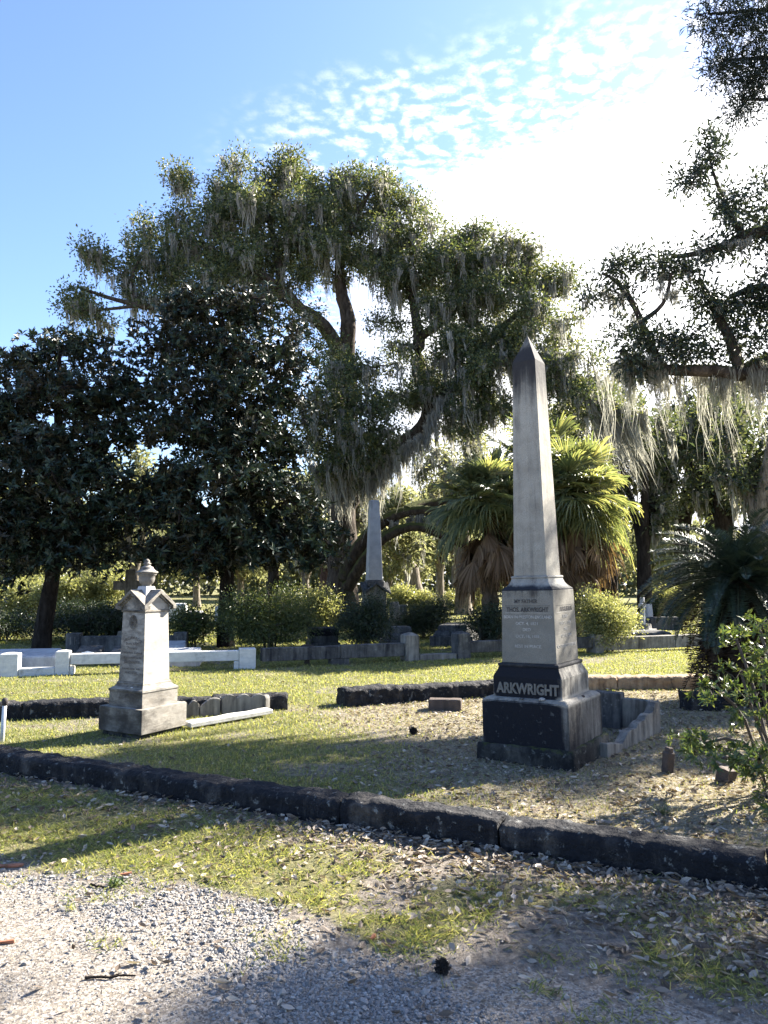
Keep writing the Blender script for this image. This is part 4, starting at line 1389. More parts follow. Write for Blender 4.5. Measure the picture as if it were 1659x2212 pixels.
# ------------------------------------------------------------------ the great live oak
OY = 28.0
oak_limbs = [LP(l) for l in [
    [(738, 1345, 28, .85), (738, 1290, 28, .62), (740, 1200, 28, .55), (738, 1100, 28, .52), (745, 1010, 28, .48)],
    [(745, 1010, 28, .44), (752, 900, 27.5, .38), (748, 780, 27, .32), (752, 690, 26.5, .27), (738, 640, 26.5, .24)],
    [(738, 640, 26.5, .22), (735, 560, 26.5, .17), (765, 480, 26.5, .11), (800, 410, 26.5, .05)],
    [(748, 780, 27, .28), (700, 705, 26.2, .25), (650, 668, 25.6, .22), (608, 628, 25.3, .19)],
    [(608, 628, 25.3, .19), (560, 590, 25.2, .15), (490, 560, 25.5, .11), (410, 520, 26, .08), (340, 545, 26, .04)],
    [(608, 628, 25.3, .17), (600, 560, 25.4, .13), (582, 480, 25.8, .09), (560, 400, 26, .04)],
    [(582, 480, 25.8, .08), (520, 440, 26, .06), (450, 410, 26.5, .03)],
    [(620, 640, 25.2, .16), (480, 652, 24.6, .13), (340, 664, 24.3, .11), (280, 655, 24.2, .08), (225, 640, 24.2, .06), (170, 620, 24.2, .03)],
    [(300, 660, 24.2, .07), (282, 610, 24.4, .05), (300, 560, 24.5, .03)],
    [(300, 660, 24.2, .06), (230, 668, 24, .045), (150, 672, 24, .02)],
    [(738, 1100, 28, .44), (790, 1020, 27.6, .40), (850, 975, 27, .37), (905, 938, 26.5, .34), (930, 885, 26.2, .30), (905, 800, 26, .26), (905, 730, 26, .22)],
    [(905, 730, 26, .2), (892, 650, 26.4, .15), (868, 560, 26.8, .11), (852, 470, 27, .05)],
    [(930, 885, 26.2, .24), (980, 835, 25.8, .21), (1020, 790, 25.5, .18), (1062, 735, 25.5, .14), (1105, 690, 25.5, .1), (1160, 650, 25.5, .06), (1205, 640, 25.5, .03)],
    [(1020, 790, 25.5, .15), (1085, 770, 25.2, .13), (1150, 765, 24.8, .11), (1225, 800, 24.2, .08), (1290, 860, 23.8, .04)],
    [(905, 730, 26, .17), (960, 690, 26, .13), (1010, 630, 26.2, .1), (1030, 570, 26.5, .07), (1015, 515, 26.8, .03)],
    [(1062, 735, 25.5, .12), (1000, 660, 25.5, .09), (1060, 640, 25.3, .07), (1090, 560, 25.5, .03)],
    [(752, 900, 27.5, .2), (720, 840, 26, .15), (720, 800, 25, .08)],
    [(800, 1015, 27.6, .2), (760, 960, 25.5, .14), (745, 900, 24.5, .06)],
]]
b_ = lambda *a, **k: UB(*a[:2], a[2], *a[3:], **k)
oak_blobs = [b_(u, v, Yd, ru, rv, w_, rd=rd) for (u, v, Yd, ru, rv, w_, rd) in [
    # top
    (560, 385, 26.5, 75, 52, 1.0, 1.4), (600, 350, 26.5, 45, 28, .9, .8), (440, 425, 26.5, 55, 42, .9, 1.1), (395, 395, 26.5, 32, 22, .6, .6), (505, 350, 26.5, 30, 20, .8, .6), (640, 400, 26.8, 40, 40, .9, 1),
    (790, 430, 27, 70, 55, 1.0, 1.4), (765, 385, 27, 38, 24, .8, .8), (850, 470, 27, 55, 45, 1.0, 1.2), (825, 405, 27, 26, 22, .8, .7), (915, 445, 27, 26, 30, .8, .6), (920, 520, 27, 55, 40, 1, 1.2),
    (1010, 520, 27, 60, 38, 1.0, 1.3), (1080, 560, 26.5, 60, 40, 1.0, 1.3), (1150, 600, 26, 50, 40, 1.0, 1.1), (1205, 625, 25.5, 30, 30, .8, .8), (1215, 590, 25.5, 20, 20, .6, .5),
    # left reaches
    (335, 500, 26, 55, 38, .8, 1.1), (300, 560, 25, 50, 40, .8, 1.0), (215, 585, 24.4, 48, 34, .7, 1.0), (165, 630, 24.2, 42, 30, .6, .8), (150, 670, 24, 32, 20, .6, .7), (240, 680, 24, 50, 26, .5, .8),
    (360, 600, 25.2, 60, 38, .8, 1.1), (420, 660, 24.5, 60, 30, .6, .9), (200, 550, 24.4, 25, 16, .5, .5),
    # body
    (440, 510, 25.8, 80, 50, 1.1, 1.5), (540, 470, 25.8, 80, 55, 1.1, 1.6), (640, 480, 25.8, 75, 50, 1.1, 1.6), (540, 560, 25.2, 85, 45, 1.1, 1.6), (660, 560, 26, 60, 45, .9, 1.3), (730, 500, 26.6, 55, 50, 1.1, 1.3),
    (800, 540, 26.6, 70, 48, 1.1, 1.5), (890, 590, 26.6, 75, 48, 1.1, 1.5), (980, 600, 26.4, 75, 48, 1.1, 1.5), (1070, 640, 25.8, 75, 45, 1.1, 1.5), (1150, 680, 25.3, 65, 40, 1.1, 1.3), (1190, 720, 25, 45, 30, 1, 1.),
    (830, 620, 26.2, 50, 35, .9, 1.1), (620, 610, 25.5, 50, 30, .8, 1.), (480, 620, 24.8, 70, 34, .9, 1.2), (720, 600, 26.5, 40, 35, .6, .9),
    # middle right, lower
    (950, 690, 25.8, 70, 36, .9, 1.3), (1040, 720, 25.5, 65, 36, .9, 1.3), (960, 770, 25.5, 70, 42, 1.1, 1.4), (1030, 820, 25.3, 70, 40, 1.1, 1.4), (1100, 780, 25.2, 60, 36, 1.0, 1.2), (1170, 790, 24.6, 60, 34, 1, 1.2),
    (890, 840, 25.8, 55, 40, 1.0, 1.2), (1000, 880, 25.5, 55, 30, .9, 1.1), (1090, 870, 25, 60, 34, .9, 1.2), (1240, 800, 24.2, 55, 34, 1, 1.1), (1290, 840, 23.8, 40, 34, .9, .9), (1180, 850, 24.5, 55, 34, .9, 1.1),
    # joining foliage
    (470, 440, 26.2, 60, 40, .8, 1.2), (690, 440, 26.8, 50, 45, .9, 1.2), (740, 430, 27, 30, 40, .8, .9), (690, 540, 25.6, 50, 40, .9, 1.2), (590, 520, 25.4, 70, 40, 1, 1.4), (380, 560, 25.6, 60, 34, .9, 1.2), (480, 580, 25.2, 60, 34, 1, 1.2),
    (270, 610, 24.6, 46, 34, .8, .9), (330, 640, 24.6, 46, 26, .7, .9), (860, 540, 26.8, 40, 40, .9, 1), (940, 560, 26.6, 50, 36, 1, 1.1), (1030, 590, 26.4, 50, 36, 1, 1.1), (1110, 620, 25.8, 46, 34, 1, 1.1), (960, 650, 26, 50, 30, .8, 1),
    (830, 690, 25.8, 36, 30, .6, .8), (1110, 720, 25, 50, 30, 1, 1.), (1000, 760, 25.4, 50, 30, 1, 1), (860, 760, 25.8, 40, 34, .7, .9), (830, 800, 25.6, 36, 36, .8, .9), (1060, 850, 25, 40, 30, .9, 1), (950, 830, 25.6, 40, 36, .9, 1), (1040, 920, 25, 50, 26, .8, 1),
    (980, 930, 25.4, 36, 24, .7, .9), (1160, 910, 24.4, 50, 30, .8, 1), (1250, 880, 24, 46, 34, .9, 1), (1320, 880, 23.6, 40, 30, .8, .9), (660, 690, 25.4, 36, 26, .6, .8), (1135, 550, 26, 24, 24, .7, .6), (690, 1030, 24.6, 34, 30, .8, .8),
    # hanging dark clump in front of the trunk
    (745, 800, 24.6, 60, 45, 1.1, 1.2), (720, 880, 24.3, 65, 55, 1.2, 1.3), (790, 920, 24.6, 62, 55, 1.2, 1.3), (740, 970, 24.3, 60, 45, 1.1, 1.2), (830, 860, 25, 45, 40, 1, 1), (690, 960, 24.5, 35, 40, .9, .8), (820, 990, 25, 35, 24, .9, .7),
    (690, 750, 25, 36, 36, .9, .9), (770, 1010, 24.6, 40, 26, .9, .8)]]
oak_moss = [([(800, 1018), (850, 980), (905, 945), (935, 900)], 60, (.8, 2.4)), ([(930, 890), (990, 835), (1050, 775), (1150, 770)], 60, (.8, 2.2)), ([(1150, 770), (1230, 805), (1300, 865)], 70, (1.0, 3.2)),
            ([(600, 630), (540, 590), (420, 530)], 40, (.6, 1.7)), ([(600, 640), (470, 655), (340, 670)], 24, (.4, 1.2)), ([(740, 1090), (735, 1010), (750, 960)], 30, (.6, 1.9)),
            ([(690, 1010), (760, 1035), (830, 1015)], 50, (.8, 2.2))]
oak_moss = [([W(u, v, 25.4) for u, v in pts], n, l) for pts, n, l in oak_moss]
oak_moss += [([W(u, v, 23.6) for u, v in [(1262, 850), (1300, 868), (1345, 880), (1380, 890)]], 46, (1.6, 3.6), (.34, .1)), ([W(u, v, 24) for u, v in [(1190, 770), (1240, 760)]], 26, (1.0, 2.0), (.18, .1))]
tree('live_oak', 'huge spreading live oak hung with grey moss, filling the middle of the skyline', 'tree', (*ground_at(738, 28), 0), oak_limbs, oak_blobs, (.120, .064), M_oak, B_oak,
     8.5, 15, 28, .66, .135, 3000, (.4, 2.3), .016, seed=81, twig_r=.04, extra_moss=oak_moss, moss_per=20)

arch_limbs = [LP(l) for l in [
    [(752, 1345, 26.5, .42), (748, 1280, 26.5, .29), (752, 1225, 26.5, .26), (785, 1168, 26.3, .23), (830, 1125, 26, .21), (885, 1104, 26, .19), (940, 1106, 26, .175), (1000, 1118, 26, .15), (1080, 1110, 26, .16), (1160, 1060, 26, .1)],
    [(750, 1270, 26.5, .22), (790, 1205, 26, .19), (835, 1158, 25.8, .175), (885, 1138, 25.6, .16), (925, 1143, 25.6, .15), (975, 1166, 25.6, .13), (1040, 1190, 25.6, .13), (1100, 1190, 25.6, .08)],
    [(880, 1104, 26, .2), (905, 1090, 26.4, .18), (950, 1084, 26.8, .15), (1010, 1060, 27, .1)]]]
arch_blobs = [UB(u, v, 26.5, ru, rv, w_) for u, v, ru, rv, w_ in [(1020, 1040, 34, 24, .7), (1150, 1040, 60, 40, 1), (1110, 1180, 30, 24, .8)]]
tree('live_oak', 'second oak with two mossy limbs arching low to the right behind the distant obelisk', 'tree', (*ground_at(752, 26.5), 0), arch_limbs, arch_blobs, (.16, .08), M_oak, B_arch, 7, 8, 22, .45, .15,
     60, (.4, 1.4), .026, seed=82, extra_moss=[([W(u, v + 8, 26) for u, v in [(830, 1125), (885, 1110), (940, 1112), (1000, 1125)]], 40, (.3, 1.3))])


# ------------------------------------------------------------------ the two magnolias
def magnolia(label, u0, Yd, lean_u, top, blobs, seed, limbs):
    x, y = ground_at(u0, Yd)
    return tree('magnolia', label, 'tree', (x, y, 0), [LP(l) for l in limbs], [UB(a, c, e, f, g, w_, rd=rd) for (a, c, e, f, g, w_, rd) in blobs], (.165, .062), M_magn, B_dark, 34, 11, 9, .50, .05,
                rosette=True, seed=seed, twig_r=.03)


magnolia('dark glossy magnolia with a leaning trunk at the edge of the path', 88, 18.5, 110, 720, [
    (60, 800, 18.5, 75, 50, 1, 1.2), (170, 770, 18.5, 65, 40, 1, 1.1), (95, 750, 18.5, 40, 26, .9, .7), (215, 740, 18.5, 34, 24, .8, .6), (250, 800, 18.5, 40, 40, .9, .8), (20, 860, 18.3, 80, 50, 1, 1.3), (130, 860, 18, 90, 55, 1.1, 1.6),
    (220, 880, 18.5, 60, 45, 1, 1.2), (30, 950, 17.8, 90, 55, 1.1, 1.5), (140, 960, 17.7, 90, 50, 1.1, 1.6), (240, 950, 18, 45, 40, 1, 1), (60, 1040, 17.5, 110, 55, 1.15, 1.7), (180, 1050, 17.5, 90, 52, 1.1, 1.6), (-40, 900, 18, 80, 80, 1, 1.4),
    (40, 1130, 17.5, 110, 50, 1.15, 1.6), (160, 1140, 17.6, 90, 48, 1.1, 1.5), (250, 1110, 18, 50, 45, 1, 1), (60, 1205, 17.6, 85, 34, 1, 1.3), (200, 1200, 17.8, 70, 36, 1, 1.2), (-30, 1100, 18, 70, 90, 1, 1.4), (15, 1255, 18, 40, 24, .7, .7)],
    91, [[(88, 1412, 18.5, .24), (95, 1350, 18.5, .20), (112, 1260, 18.5, .18), (125, 1150, 18.5, .16), (130, 1000, 18.5, .13), (125, 850, 18.5, .08), (130, 760, 18.5, .03)],
         [(118, 1220, 18.5, .1), (60, 1130, 18.2, .07), (0, 1060, 18, .03)], [(128, 1080, 18.5, .09), (200, 1010, 18.2, .06), (250, 940, 18.2, .03)], [(128, 960, 18.5, .08), (60, 890, 18.2, .05), (20, 830, 18.2, .02)],
         [(122, 1180, 18.5, .08), (190, 1150, 18, .05), (250, 1130, 18, .03)]])
magnolia('dark magnolia with a straight trunk and broad dense crown before the great oak', 487, 18.8, 487, 640, [
    (400, 680, 18.8, 70, 40, .95, 1.1), (480, 670, 18.8, 80, 44, 1, 1.3), (560, 680, 18.8, 65, 40, .9, 1.1), (620, 700, 18.8, 40, 26, .8, .7), (350, 740, 18.8, 60, 45, 1, 1.1), (440, 760, 18.4, 90, 50, 1.1, 1.6), (550, 770, 18.4, 90, 50, 1.1, 1.6),
    (630, 780, 18.6, 45, 40, .9, .9), (320, 830, 18.6, 60, 45, 1, 1.1), (420, 850, 18, 95, 50, 1.1, 1.6), (530, 860, 18, 95, 52, 1.1, 1.7), (620, 870, 18.4, 50, 45, 1, 1.1), (320, 920, 18.4, 60, 40, .9, 1.1), (430, 950, 17.8, 90, 48, 1.1, 1.6),
    (540, 950, 17.8, 95, 52, 1.15, 1.7), (620, 960, 18.3, 45, 45, 1, 1), (390, 1040, 17.8, 80, 45, 1.0, 1.5), (490, 1040, 17.6, 95, 52, 1.15, 1.7), (590, 1050, 18, 65, 50, 1.05, 1.3), (340, 1110, 17.8, 80, 46, 1.1, 1.4), (440, 1130, 17.6, 95, 50, 1.15, 1.7),
    (560, 1130, 17.7, 90, 50, 1.15, 1.6), (650, 1120, 18, 50, 42, 1.05, 1), (700, 1165, 18, 42, 36, 1, .9), (360, 1190, 17.7, 85, 34, 1.1, 1.3), (470, 1200, 17.7, 85, 32, 1.1, 1.3), (600, 1185, 17.9, 90, 30, 1.1, 1.3), (690, 1200, 18.1, 45, 24, 1, .9), (420, 1232, 17.8, 40, 20, .8, .7)],
    92, [[(487, 1405, 18.8, .24), (487, 1340, 18.8, .19), (490, 1250, 18.8, .175), (492, 1100, 18.8, .15), (488, 900, 18.8, .11), (482, 760, 18.8, .07), (480, 660, 18.8, .02)],
         [(491, 1160, 18.8, .1), (420, 1080, 18.4, .07), (350, 1030, 18.2, .03)], [(491, 1120, 18.8, .1), (570, 1070, 18.3, .07), (640, 1030, 18.2, .03)], [(489, 980, 18.8, .09), (420, 900, 18.4, .06), (340, 850, 18.4, .02)],
         [(488, 930, 18.8, .08), (560, 860, 18.4, .06), (620, 800, 18.4, .02)], [(491, 1200, 18.8, .09), (600, 1160, 18.3, .06), (690, 1160, 18, .03)], [(491, 1210, 18.8, .08), (400, 1170, 18.1, .05), (330, 1120, 18, .02)]])

# ------------------------------------------------------------------ the oak reaching in from the side
right_limbs = [LP(l) for l in [
    [(2080, 1560, 12.6, .55), (2050, 1300, 12.6, .46), (1960, 1050, 12.6, .42), (1850, 900, 12.5, .36), (1740, 815, 12.3, .24), (1659, 785, 12.1, .19), (1600, 808, 12, .13), (1540, 800, 11.9, .10), (1460, 800, 11.9, .09), (1400, 790, 11.9, .07), (1340, 760, 11.9, .04)],
    [(1600, 806, 12, .10), (1580, 740, 12, .085), (1555, 690, 12, .07), (1530, 640, 12, .05), (1510, 600, 12, .03)],
    [(1430, 795, 11.9, .06), (1395, 720, 11.9, .052), (1370, 660, 11.9, .047), (1335, 610, 12, .035), (1300, 590, 12, .02)],
    [(1392, 690, 11.9, .04), (1420, 670, 11.9, .035), (1440, 640, 11.9, .03), (1450, 590, 11.9, .02)],
    [(1850, 900, 12.5, .3), (1790, 700, 12.5, .22), (1720, 560, 12.4, .15), (1650, 500, 12.3, .11), (1590, 520, 12.2, .08), (1520, 545, 12.1, .055), (1450, 555, 12.1, .03)],
    [(1610, 515, 12.2, .06), (1575, 460, 12.2, .045), (1550, 400, 12.2, .03), (1535, 350, 12.2, .018), (1528, 310, 12.2, .008)],
    [(1548, 400, 12.2, .014), (1520, 392, 12.2, .010), (1500, 365, 12.2, .006)],
    [(1790, 700, 12.5, .18), (1700, 640, 12.2, .1), (1640, 620, 12.1, .07), (1580, 640, 12, .04)],
]]
right_blobs = [UB(u, v, Yd, ru, rv, w_) for u, v, Yd, ru, rv, w_ in [
    (1300, 585, 12, 30, 24, .8), (1350, 570, 12, 42, 26, 1.0), (1405, 590, 12, 40, 24, .9), (1290, 630, 12, 22, 14, .6), (1330, 640, 11.9, 20, 16, .5), (1455, 560, 12.1, 45, 30, 1), (1520, 540, 12.1, 48, 30, 1), (1500, 590, 12, 40, 24, .8),
    (1570, 490, 12.2, 40, 40, .9), (1620, 450, 12.3, 42, 50, .9), (1650, 400, 12.3, 30, 40, .8), (1645, 520, 12.3, 40, 40, 1), (1560, 430, 12.2, 26, 24, .7), (1515, 365, 12.2, 26, 18, .35), (1545, 335, 12.2, 24, 18, .35), (1530, 305, 12.2, 22, 8, .4), (1500, 400, 12.2, 14, 10, .4),
    (1340, 720, 11.9, 40, 26, 1.0), (1400, 730, 11.9, 55, 32, 1.1), (1350, 770, 11.9, 40, 24, 1), (1470, 730, 11.9, 55, 38, 1.1), (1540, 680, 12, 55, 40, 1.1), (1600, 640, 12, 50, 40, 1.1), (1650, 600, 12.1, 40, 40, 1.0), (1530, 760, 11.9, 50, 30, 1.1), (1620, 710, 12, 45, 40, 1.1),
    (1440, 780, 11.9, 50, 24, 1), (1650, 680, 12, 40, 40, 1), (1500, 640, 11.9, 34, 24, .8), (1590, 770, 12, 30, 20, .8), (1380, 800, 11.9, 24, 14, .7),
    # beyond the edge of the photograph: the rest of the crown that shades the plot
    (1760, 480, 12.4, 100, 70, .42), (1900, 520, 12.6, 130, 90, .42), (1780, 640, 12.2, 90, 60, .6), (1950, 700, 12.6, 120, 80, .42), (1750, 760, 11.6, 80, 40, .42), (1880, 800, 11.4, 110, 50, .42), (2050, 600, 13, 120, 100, .42), (2050, 800, 12, 110, 70, .42),
    (1800, 900, 10.8, 70, 40, .7), (1950, 950, 10.5, 90, 50, .8)]]
rm_pts = [([(1400, 795), (1450, 805), (1520, 805), (1590, 812), (1659, 800)], 60, (.25, 1.9)), ([(1590, 810), (1640, 800), (1700, 800)], 20, (.5, 2.0)), ([(1440, 640), (1432, 600)], 10, (.3, .6)), ([(1380, 690), (1340, 640), (1310, 640)], 18, (.2, .55)),
          ([(1600, 520), (1560, 540), (1520, 560)], 16, (.2, .6)), ([(1400, 790), (1350, 775)], 24, (.6, 1.9))]
rm_pts = [([W(u, v, 12) for u, v in pts], n, l) for pts, n, l in rm_pts]
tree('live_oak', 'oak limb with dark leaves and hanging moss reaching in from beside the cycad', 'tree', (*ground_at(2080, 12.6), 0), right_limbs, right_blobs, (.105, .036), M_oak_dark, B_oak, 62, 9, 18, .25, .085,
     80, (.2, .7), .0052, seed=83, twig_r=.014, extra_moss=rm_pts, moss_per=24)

# cedar hanging in at the top corner
cb = ground_at(2500, 7.6)
ced_limbs = [[np.array((cb[0], cb[1], 0, .34)), np.array((cb[0] - .1, cb[1], 5, .26)), np.array((cb[0], cb[1], 13, .1))]]
ced_blobs = []
for (p0, p1) in [((2400, 120), (1560, 130)), ((2400, 250), (1600, 215)), ((2400, 0), (1530, 30)), ((2400, -150), (1600, -60)), ((2400, -300), (1750, -250))]:
    a_, c_ = W(*p0, 7.6), W(*p1, 7.6)
    ced_limbs.append([np.append(a_, .07), np.append((a_ + c_) / 2 + (0, .1, .15), .05), np.append(c_, .012)])
for u, v, Yd, ru, rv in [(2110, 430, 9.0, 50, 40), (2220, 390, 9.2, 60, 46)]:  # unseen foliage added beyond the frame to cast shade on the gravel
    ced_blobs.append(UB(u, v, Yd, ru, rv, 1.0))
for u, v, ru, rv, w_ in [(1515, 15, 40, 22, .8), (1560, 60, 50, 34, 1), (1620, 40, 50, 50, 1.1), (1530, 75, 30, 16, .7), (1570, 130, 55, 34, 1.1), (1630, 130, 45, 50, 1.2), (1560, 170, 42, 24, 1), (1610, 200, 45, 34, 1.2), (1595, 240, 32, 18, 1), (1650, 210, 30, 36, 1),
                         (1700, 100, 60, 120, 1), (1720, 280, 50, 50, .8), (1800, 200, 90, 140, .9), (1950, 150, 120, 200, .8), (1650, -60, 100, 60, .9), (1850, -120, 160, 120, .8), (1900, 420, 120, 100, .8), (2100, 500, 150, 120, .8), (2050, 750, 150, 100, .8),
                         (2250, 900, 180, 120, .8), (2300, 650, 150, 150, .7), (2500, 300, 180, 250, .6)]:
    ced_blobs.append(UB(u, v, 7.6, ru, rv, w_))
tree('cedar', 'dark feathery cedar bough hanging into the upper corner of the sky', 'tree', (*cb, 0), ced_limbs, ced_blobs, (.085, .012), M_cedar, B_dark, 120, 10, 26, .19, .055, seed=84, twig_r=.008)


# ------------------------------------------------------------------ woods behind
def bg_tree(name, label, u, Yd, top_v, wpx, low_v, material, bark, seed, trunk_r=.22, leaf=.28, dens=2.6, nblob=15, moss=0, lean=0.0, forks=3, group=None, per=16, tufts=8):
    rng = np.random.default_rng(seed)
    x, y = ground_at(u, Yd)
    H, lo, hw = zt(top_v, Yd), zt(low_v, Yd), wpx / FPX * Yd / 2
    fork = max(1.2, lo * .8)
    tx = x + lean
    limbs = [[np.array((x, y, -.1, trunk_r * 1.5)), np.array((x + lean * .15, y, .5, trunk_r * 1.1)), np.array((x + lean * .4, y, fork, trunk_r * .9))]]
    for k in range(forks):
        a = math.tau * (k + rng.uniform(-.3, .3)) / forks + seed
        limbs.append([np.array((x + lean * .4, y, fork, trunk_r * .8)),
                      np.array((tx + hw * .22 * math.cos(a), y + hw * .22 * math.sin(a), fork + (H - fork) * .35, trunk_r * .55)),
                      np.array((tx + hw * .55 * math.cos(a), y + hw * .55 * math.sin(a), fork + (H - fork) * rng.uniform(.55, .8), trunk_r * .2))])
    blobs = []
    for k in range(nblob):
        d = rand_dir(1, rng)[0]
        rr = rng.uniform(.35, .8)
        cz = lo + (H - lo) * (.5 + .40 * d[2])
        s_ = rng.uniform(.22, .36)
        blobs.append(((tx + d[0] * hw * rr, y + d[1] * hw * rr * .8, cz), (hw * s_, hw * s_, min((H - lo) * s_ * .8, hw * s_)), 1.0))
    return tree(name, label, 'tree', (x, y, 0), limbs, blobs, (leaf, leaf * .5), material, bark, dens, tufts, per, hw * .11 + .15, leaf * .9, moss, (.6, 2.2), .035, seed=seed, twig_r=trunk_r * .14, group=group, bark_sides=8)


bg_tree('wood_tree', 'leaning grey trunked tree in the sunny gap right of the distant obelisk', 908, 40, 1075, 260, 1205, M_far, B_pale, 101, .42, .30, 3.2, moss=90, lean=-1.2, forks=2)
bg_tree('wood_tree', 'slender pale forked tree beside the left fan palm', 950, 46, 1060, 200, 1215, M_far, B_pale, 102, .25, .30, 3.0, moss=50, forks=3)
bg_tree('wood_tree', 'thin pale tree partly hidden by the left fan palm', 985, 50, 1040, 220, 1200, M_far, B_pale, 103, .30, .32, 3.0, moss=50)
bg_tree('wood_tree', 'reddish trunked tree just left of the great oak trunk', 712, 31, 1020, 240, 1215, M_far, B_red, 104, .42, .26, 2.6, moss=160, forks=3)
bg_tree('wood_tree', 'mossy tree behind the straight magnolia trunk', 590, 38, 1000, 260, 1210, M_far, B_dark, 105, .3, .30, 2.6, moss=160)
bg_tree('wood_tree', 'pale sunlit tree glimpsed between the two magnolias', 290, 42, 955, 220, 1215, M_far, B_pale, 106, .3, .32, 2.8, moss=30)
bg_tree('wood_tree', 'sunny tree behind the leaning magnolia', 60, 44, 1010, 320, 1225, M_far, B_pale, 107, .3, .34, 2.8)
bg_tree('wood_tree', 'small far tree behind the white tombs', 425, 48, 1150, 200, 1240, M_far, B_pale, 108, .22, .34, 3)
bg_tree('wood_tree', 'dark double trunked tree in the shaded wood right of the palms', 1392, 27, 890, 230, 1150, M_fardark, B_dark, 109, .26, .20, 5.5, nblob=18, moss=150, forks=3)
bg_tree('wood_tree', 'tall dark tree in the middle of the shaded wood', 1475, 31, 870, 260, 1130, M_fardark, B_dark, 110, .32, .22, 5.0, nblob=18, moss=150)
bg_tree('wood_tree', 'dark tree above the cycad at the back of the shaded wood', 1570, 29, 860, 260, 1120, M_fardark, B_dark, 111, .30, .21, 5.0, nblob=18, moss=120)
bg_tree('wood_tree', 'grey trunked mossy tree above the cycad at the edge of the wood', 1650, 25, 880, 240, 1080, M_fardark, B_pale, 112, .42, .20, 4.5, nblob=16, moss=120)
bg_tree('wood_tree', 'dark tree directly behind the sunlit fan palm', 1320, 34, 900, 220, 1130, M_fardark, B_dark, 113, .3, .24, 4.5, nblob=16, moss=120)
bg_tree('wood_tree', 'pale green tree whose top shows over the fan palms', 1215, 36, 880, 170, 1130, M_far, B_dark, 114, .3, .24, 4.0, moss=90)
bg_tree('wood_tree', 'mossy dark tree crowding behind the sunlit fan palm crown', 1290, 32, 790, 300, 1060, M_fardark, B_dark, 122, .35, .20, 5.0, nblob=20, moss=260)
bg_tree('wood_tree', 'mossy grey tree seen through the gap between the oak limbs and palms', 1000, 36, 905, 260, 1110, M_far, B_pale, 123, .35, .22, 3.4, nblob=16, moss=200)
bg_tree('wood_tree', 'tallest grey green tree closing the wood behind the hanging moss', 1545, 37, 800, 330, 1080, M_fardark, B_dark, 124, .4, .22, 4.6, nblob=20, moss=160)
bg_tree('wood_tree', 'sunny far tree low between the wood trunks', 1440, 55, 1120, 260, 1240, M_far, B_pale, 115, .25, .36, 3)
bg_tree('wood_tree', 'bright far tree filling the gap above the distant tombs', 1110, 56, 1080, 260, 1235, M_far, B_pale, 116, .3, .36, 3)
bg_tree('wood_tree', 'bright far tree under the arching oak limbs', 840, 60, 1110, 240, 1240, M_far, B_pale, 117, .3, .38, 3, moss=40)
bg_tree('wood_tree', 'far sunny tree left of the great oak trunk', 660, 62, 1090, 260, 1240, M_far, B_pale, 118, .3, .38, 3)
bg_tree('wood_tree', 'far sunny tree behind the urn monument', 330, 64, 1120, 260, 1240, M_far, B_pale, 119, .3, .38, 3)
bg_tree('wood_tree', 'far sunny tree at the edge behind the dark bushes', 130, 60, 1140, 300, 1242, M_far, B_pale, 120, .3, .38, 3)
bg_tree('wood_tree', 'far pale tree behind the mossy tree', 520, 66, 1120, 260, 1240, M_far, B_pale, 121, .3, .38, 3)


# ------------------------------------------------------------------ far treeline (one mass) closing the horizon
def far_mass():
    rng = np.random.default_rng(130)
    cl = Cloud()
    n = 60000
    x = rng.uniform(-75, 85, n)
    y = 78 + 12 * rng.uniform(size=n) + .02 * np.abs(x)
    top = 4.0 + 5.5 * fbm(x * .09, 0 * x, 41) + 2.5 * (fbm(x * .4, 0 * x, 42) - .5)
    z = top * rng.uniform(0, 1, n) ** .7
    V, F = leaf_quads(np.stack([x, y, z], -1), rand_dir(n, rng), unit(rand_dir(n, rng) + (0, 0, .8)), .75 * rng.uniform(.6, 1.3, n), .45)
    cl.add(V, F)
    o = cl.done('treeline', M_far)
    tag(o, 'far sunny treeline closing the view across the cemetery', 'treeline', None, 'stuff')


far_mass()


# ------------------------------------------------------------------ grass, straw, leaves, gravel
def scatter(n, x0, x1, y0, y1, dens, seed, ypow=1.0):
    rng = np.random.default_rng(seed)
    y = y0 + (y1 - y0) * rng.uniform(size=n) ** ypow
    lim = .56 * y + .4
    x = rng.uniform(-1, 1, n) * lim
    k = rng.uniform(size=n) < dens(x, y)
    x, y = x[k], y[k]
    return x, y, ground_h(x, y), rng


def blades(name, x, y, z, rng, h, w, flat, material, kind_label, cat):
    n = len(x)
    az = rng.uniform(0, math.tau, n)
    el = np.clip(rng.normal(flat, .3, n), .12, 1.5)
    D = np.stack([np.cos(az) * np.cos(el), np.sin(az) * np.cos(el), np.sin(el)], -1)
    S = np.stack([-np.sin(az), np.cos(az), 0 * az], -1)
    L = (h * rng.uniform(.5, 1.35, n))[:, None]
    wd = (w * rng.uniform(.6, 1.3, n))[:, None]
    P = np.stack([x, y, z - .004], -1)
    V = np.empty((n, 4, 3))
    V[:, 0], V[:, 1] = P - S * wd / 2, P + S * wd / 2
    M_ = P + D * L * .6
    V[:, 2] = M_ + S * wd * .35 + D * L * .4 - np.array((0, 0, 1)) * L * .10 - S * wd * .3
    V[:, 3] = M_ - S * wd * .42
    o = link(name, np_mesh(name, V.reshape(-1, 3), np.arange(4 * n).reshape(n, 4)), material)
    return tag(o, kind_label, cat, None, 'stuff')


def d_out(x, y):
    clump = sst(fbm(x * 6, y * 6, 51), .40, .60)
    return np.clip(green_mask(x, y) * 1.15 * (.12 + .88 * clump) + .30 * sst(fbm(x * 4, y * 4, 52), .56, .72) * (road_s(x, y) > -.6), 0, 1) * (kerb_d(x, y) > .02)


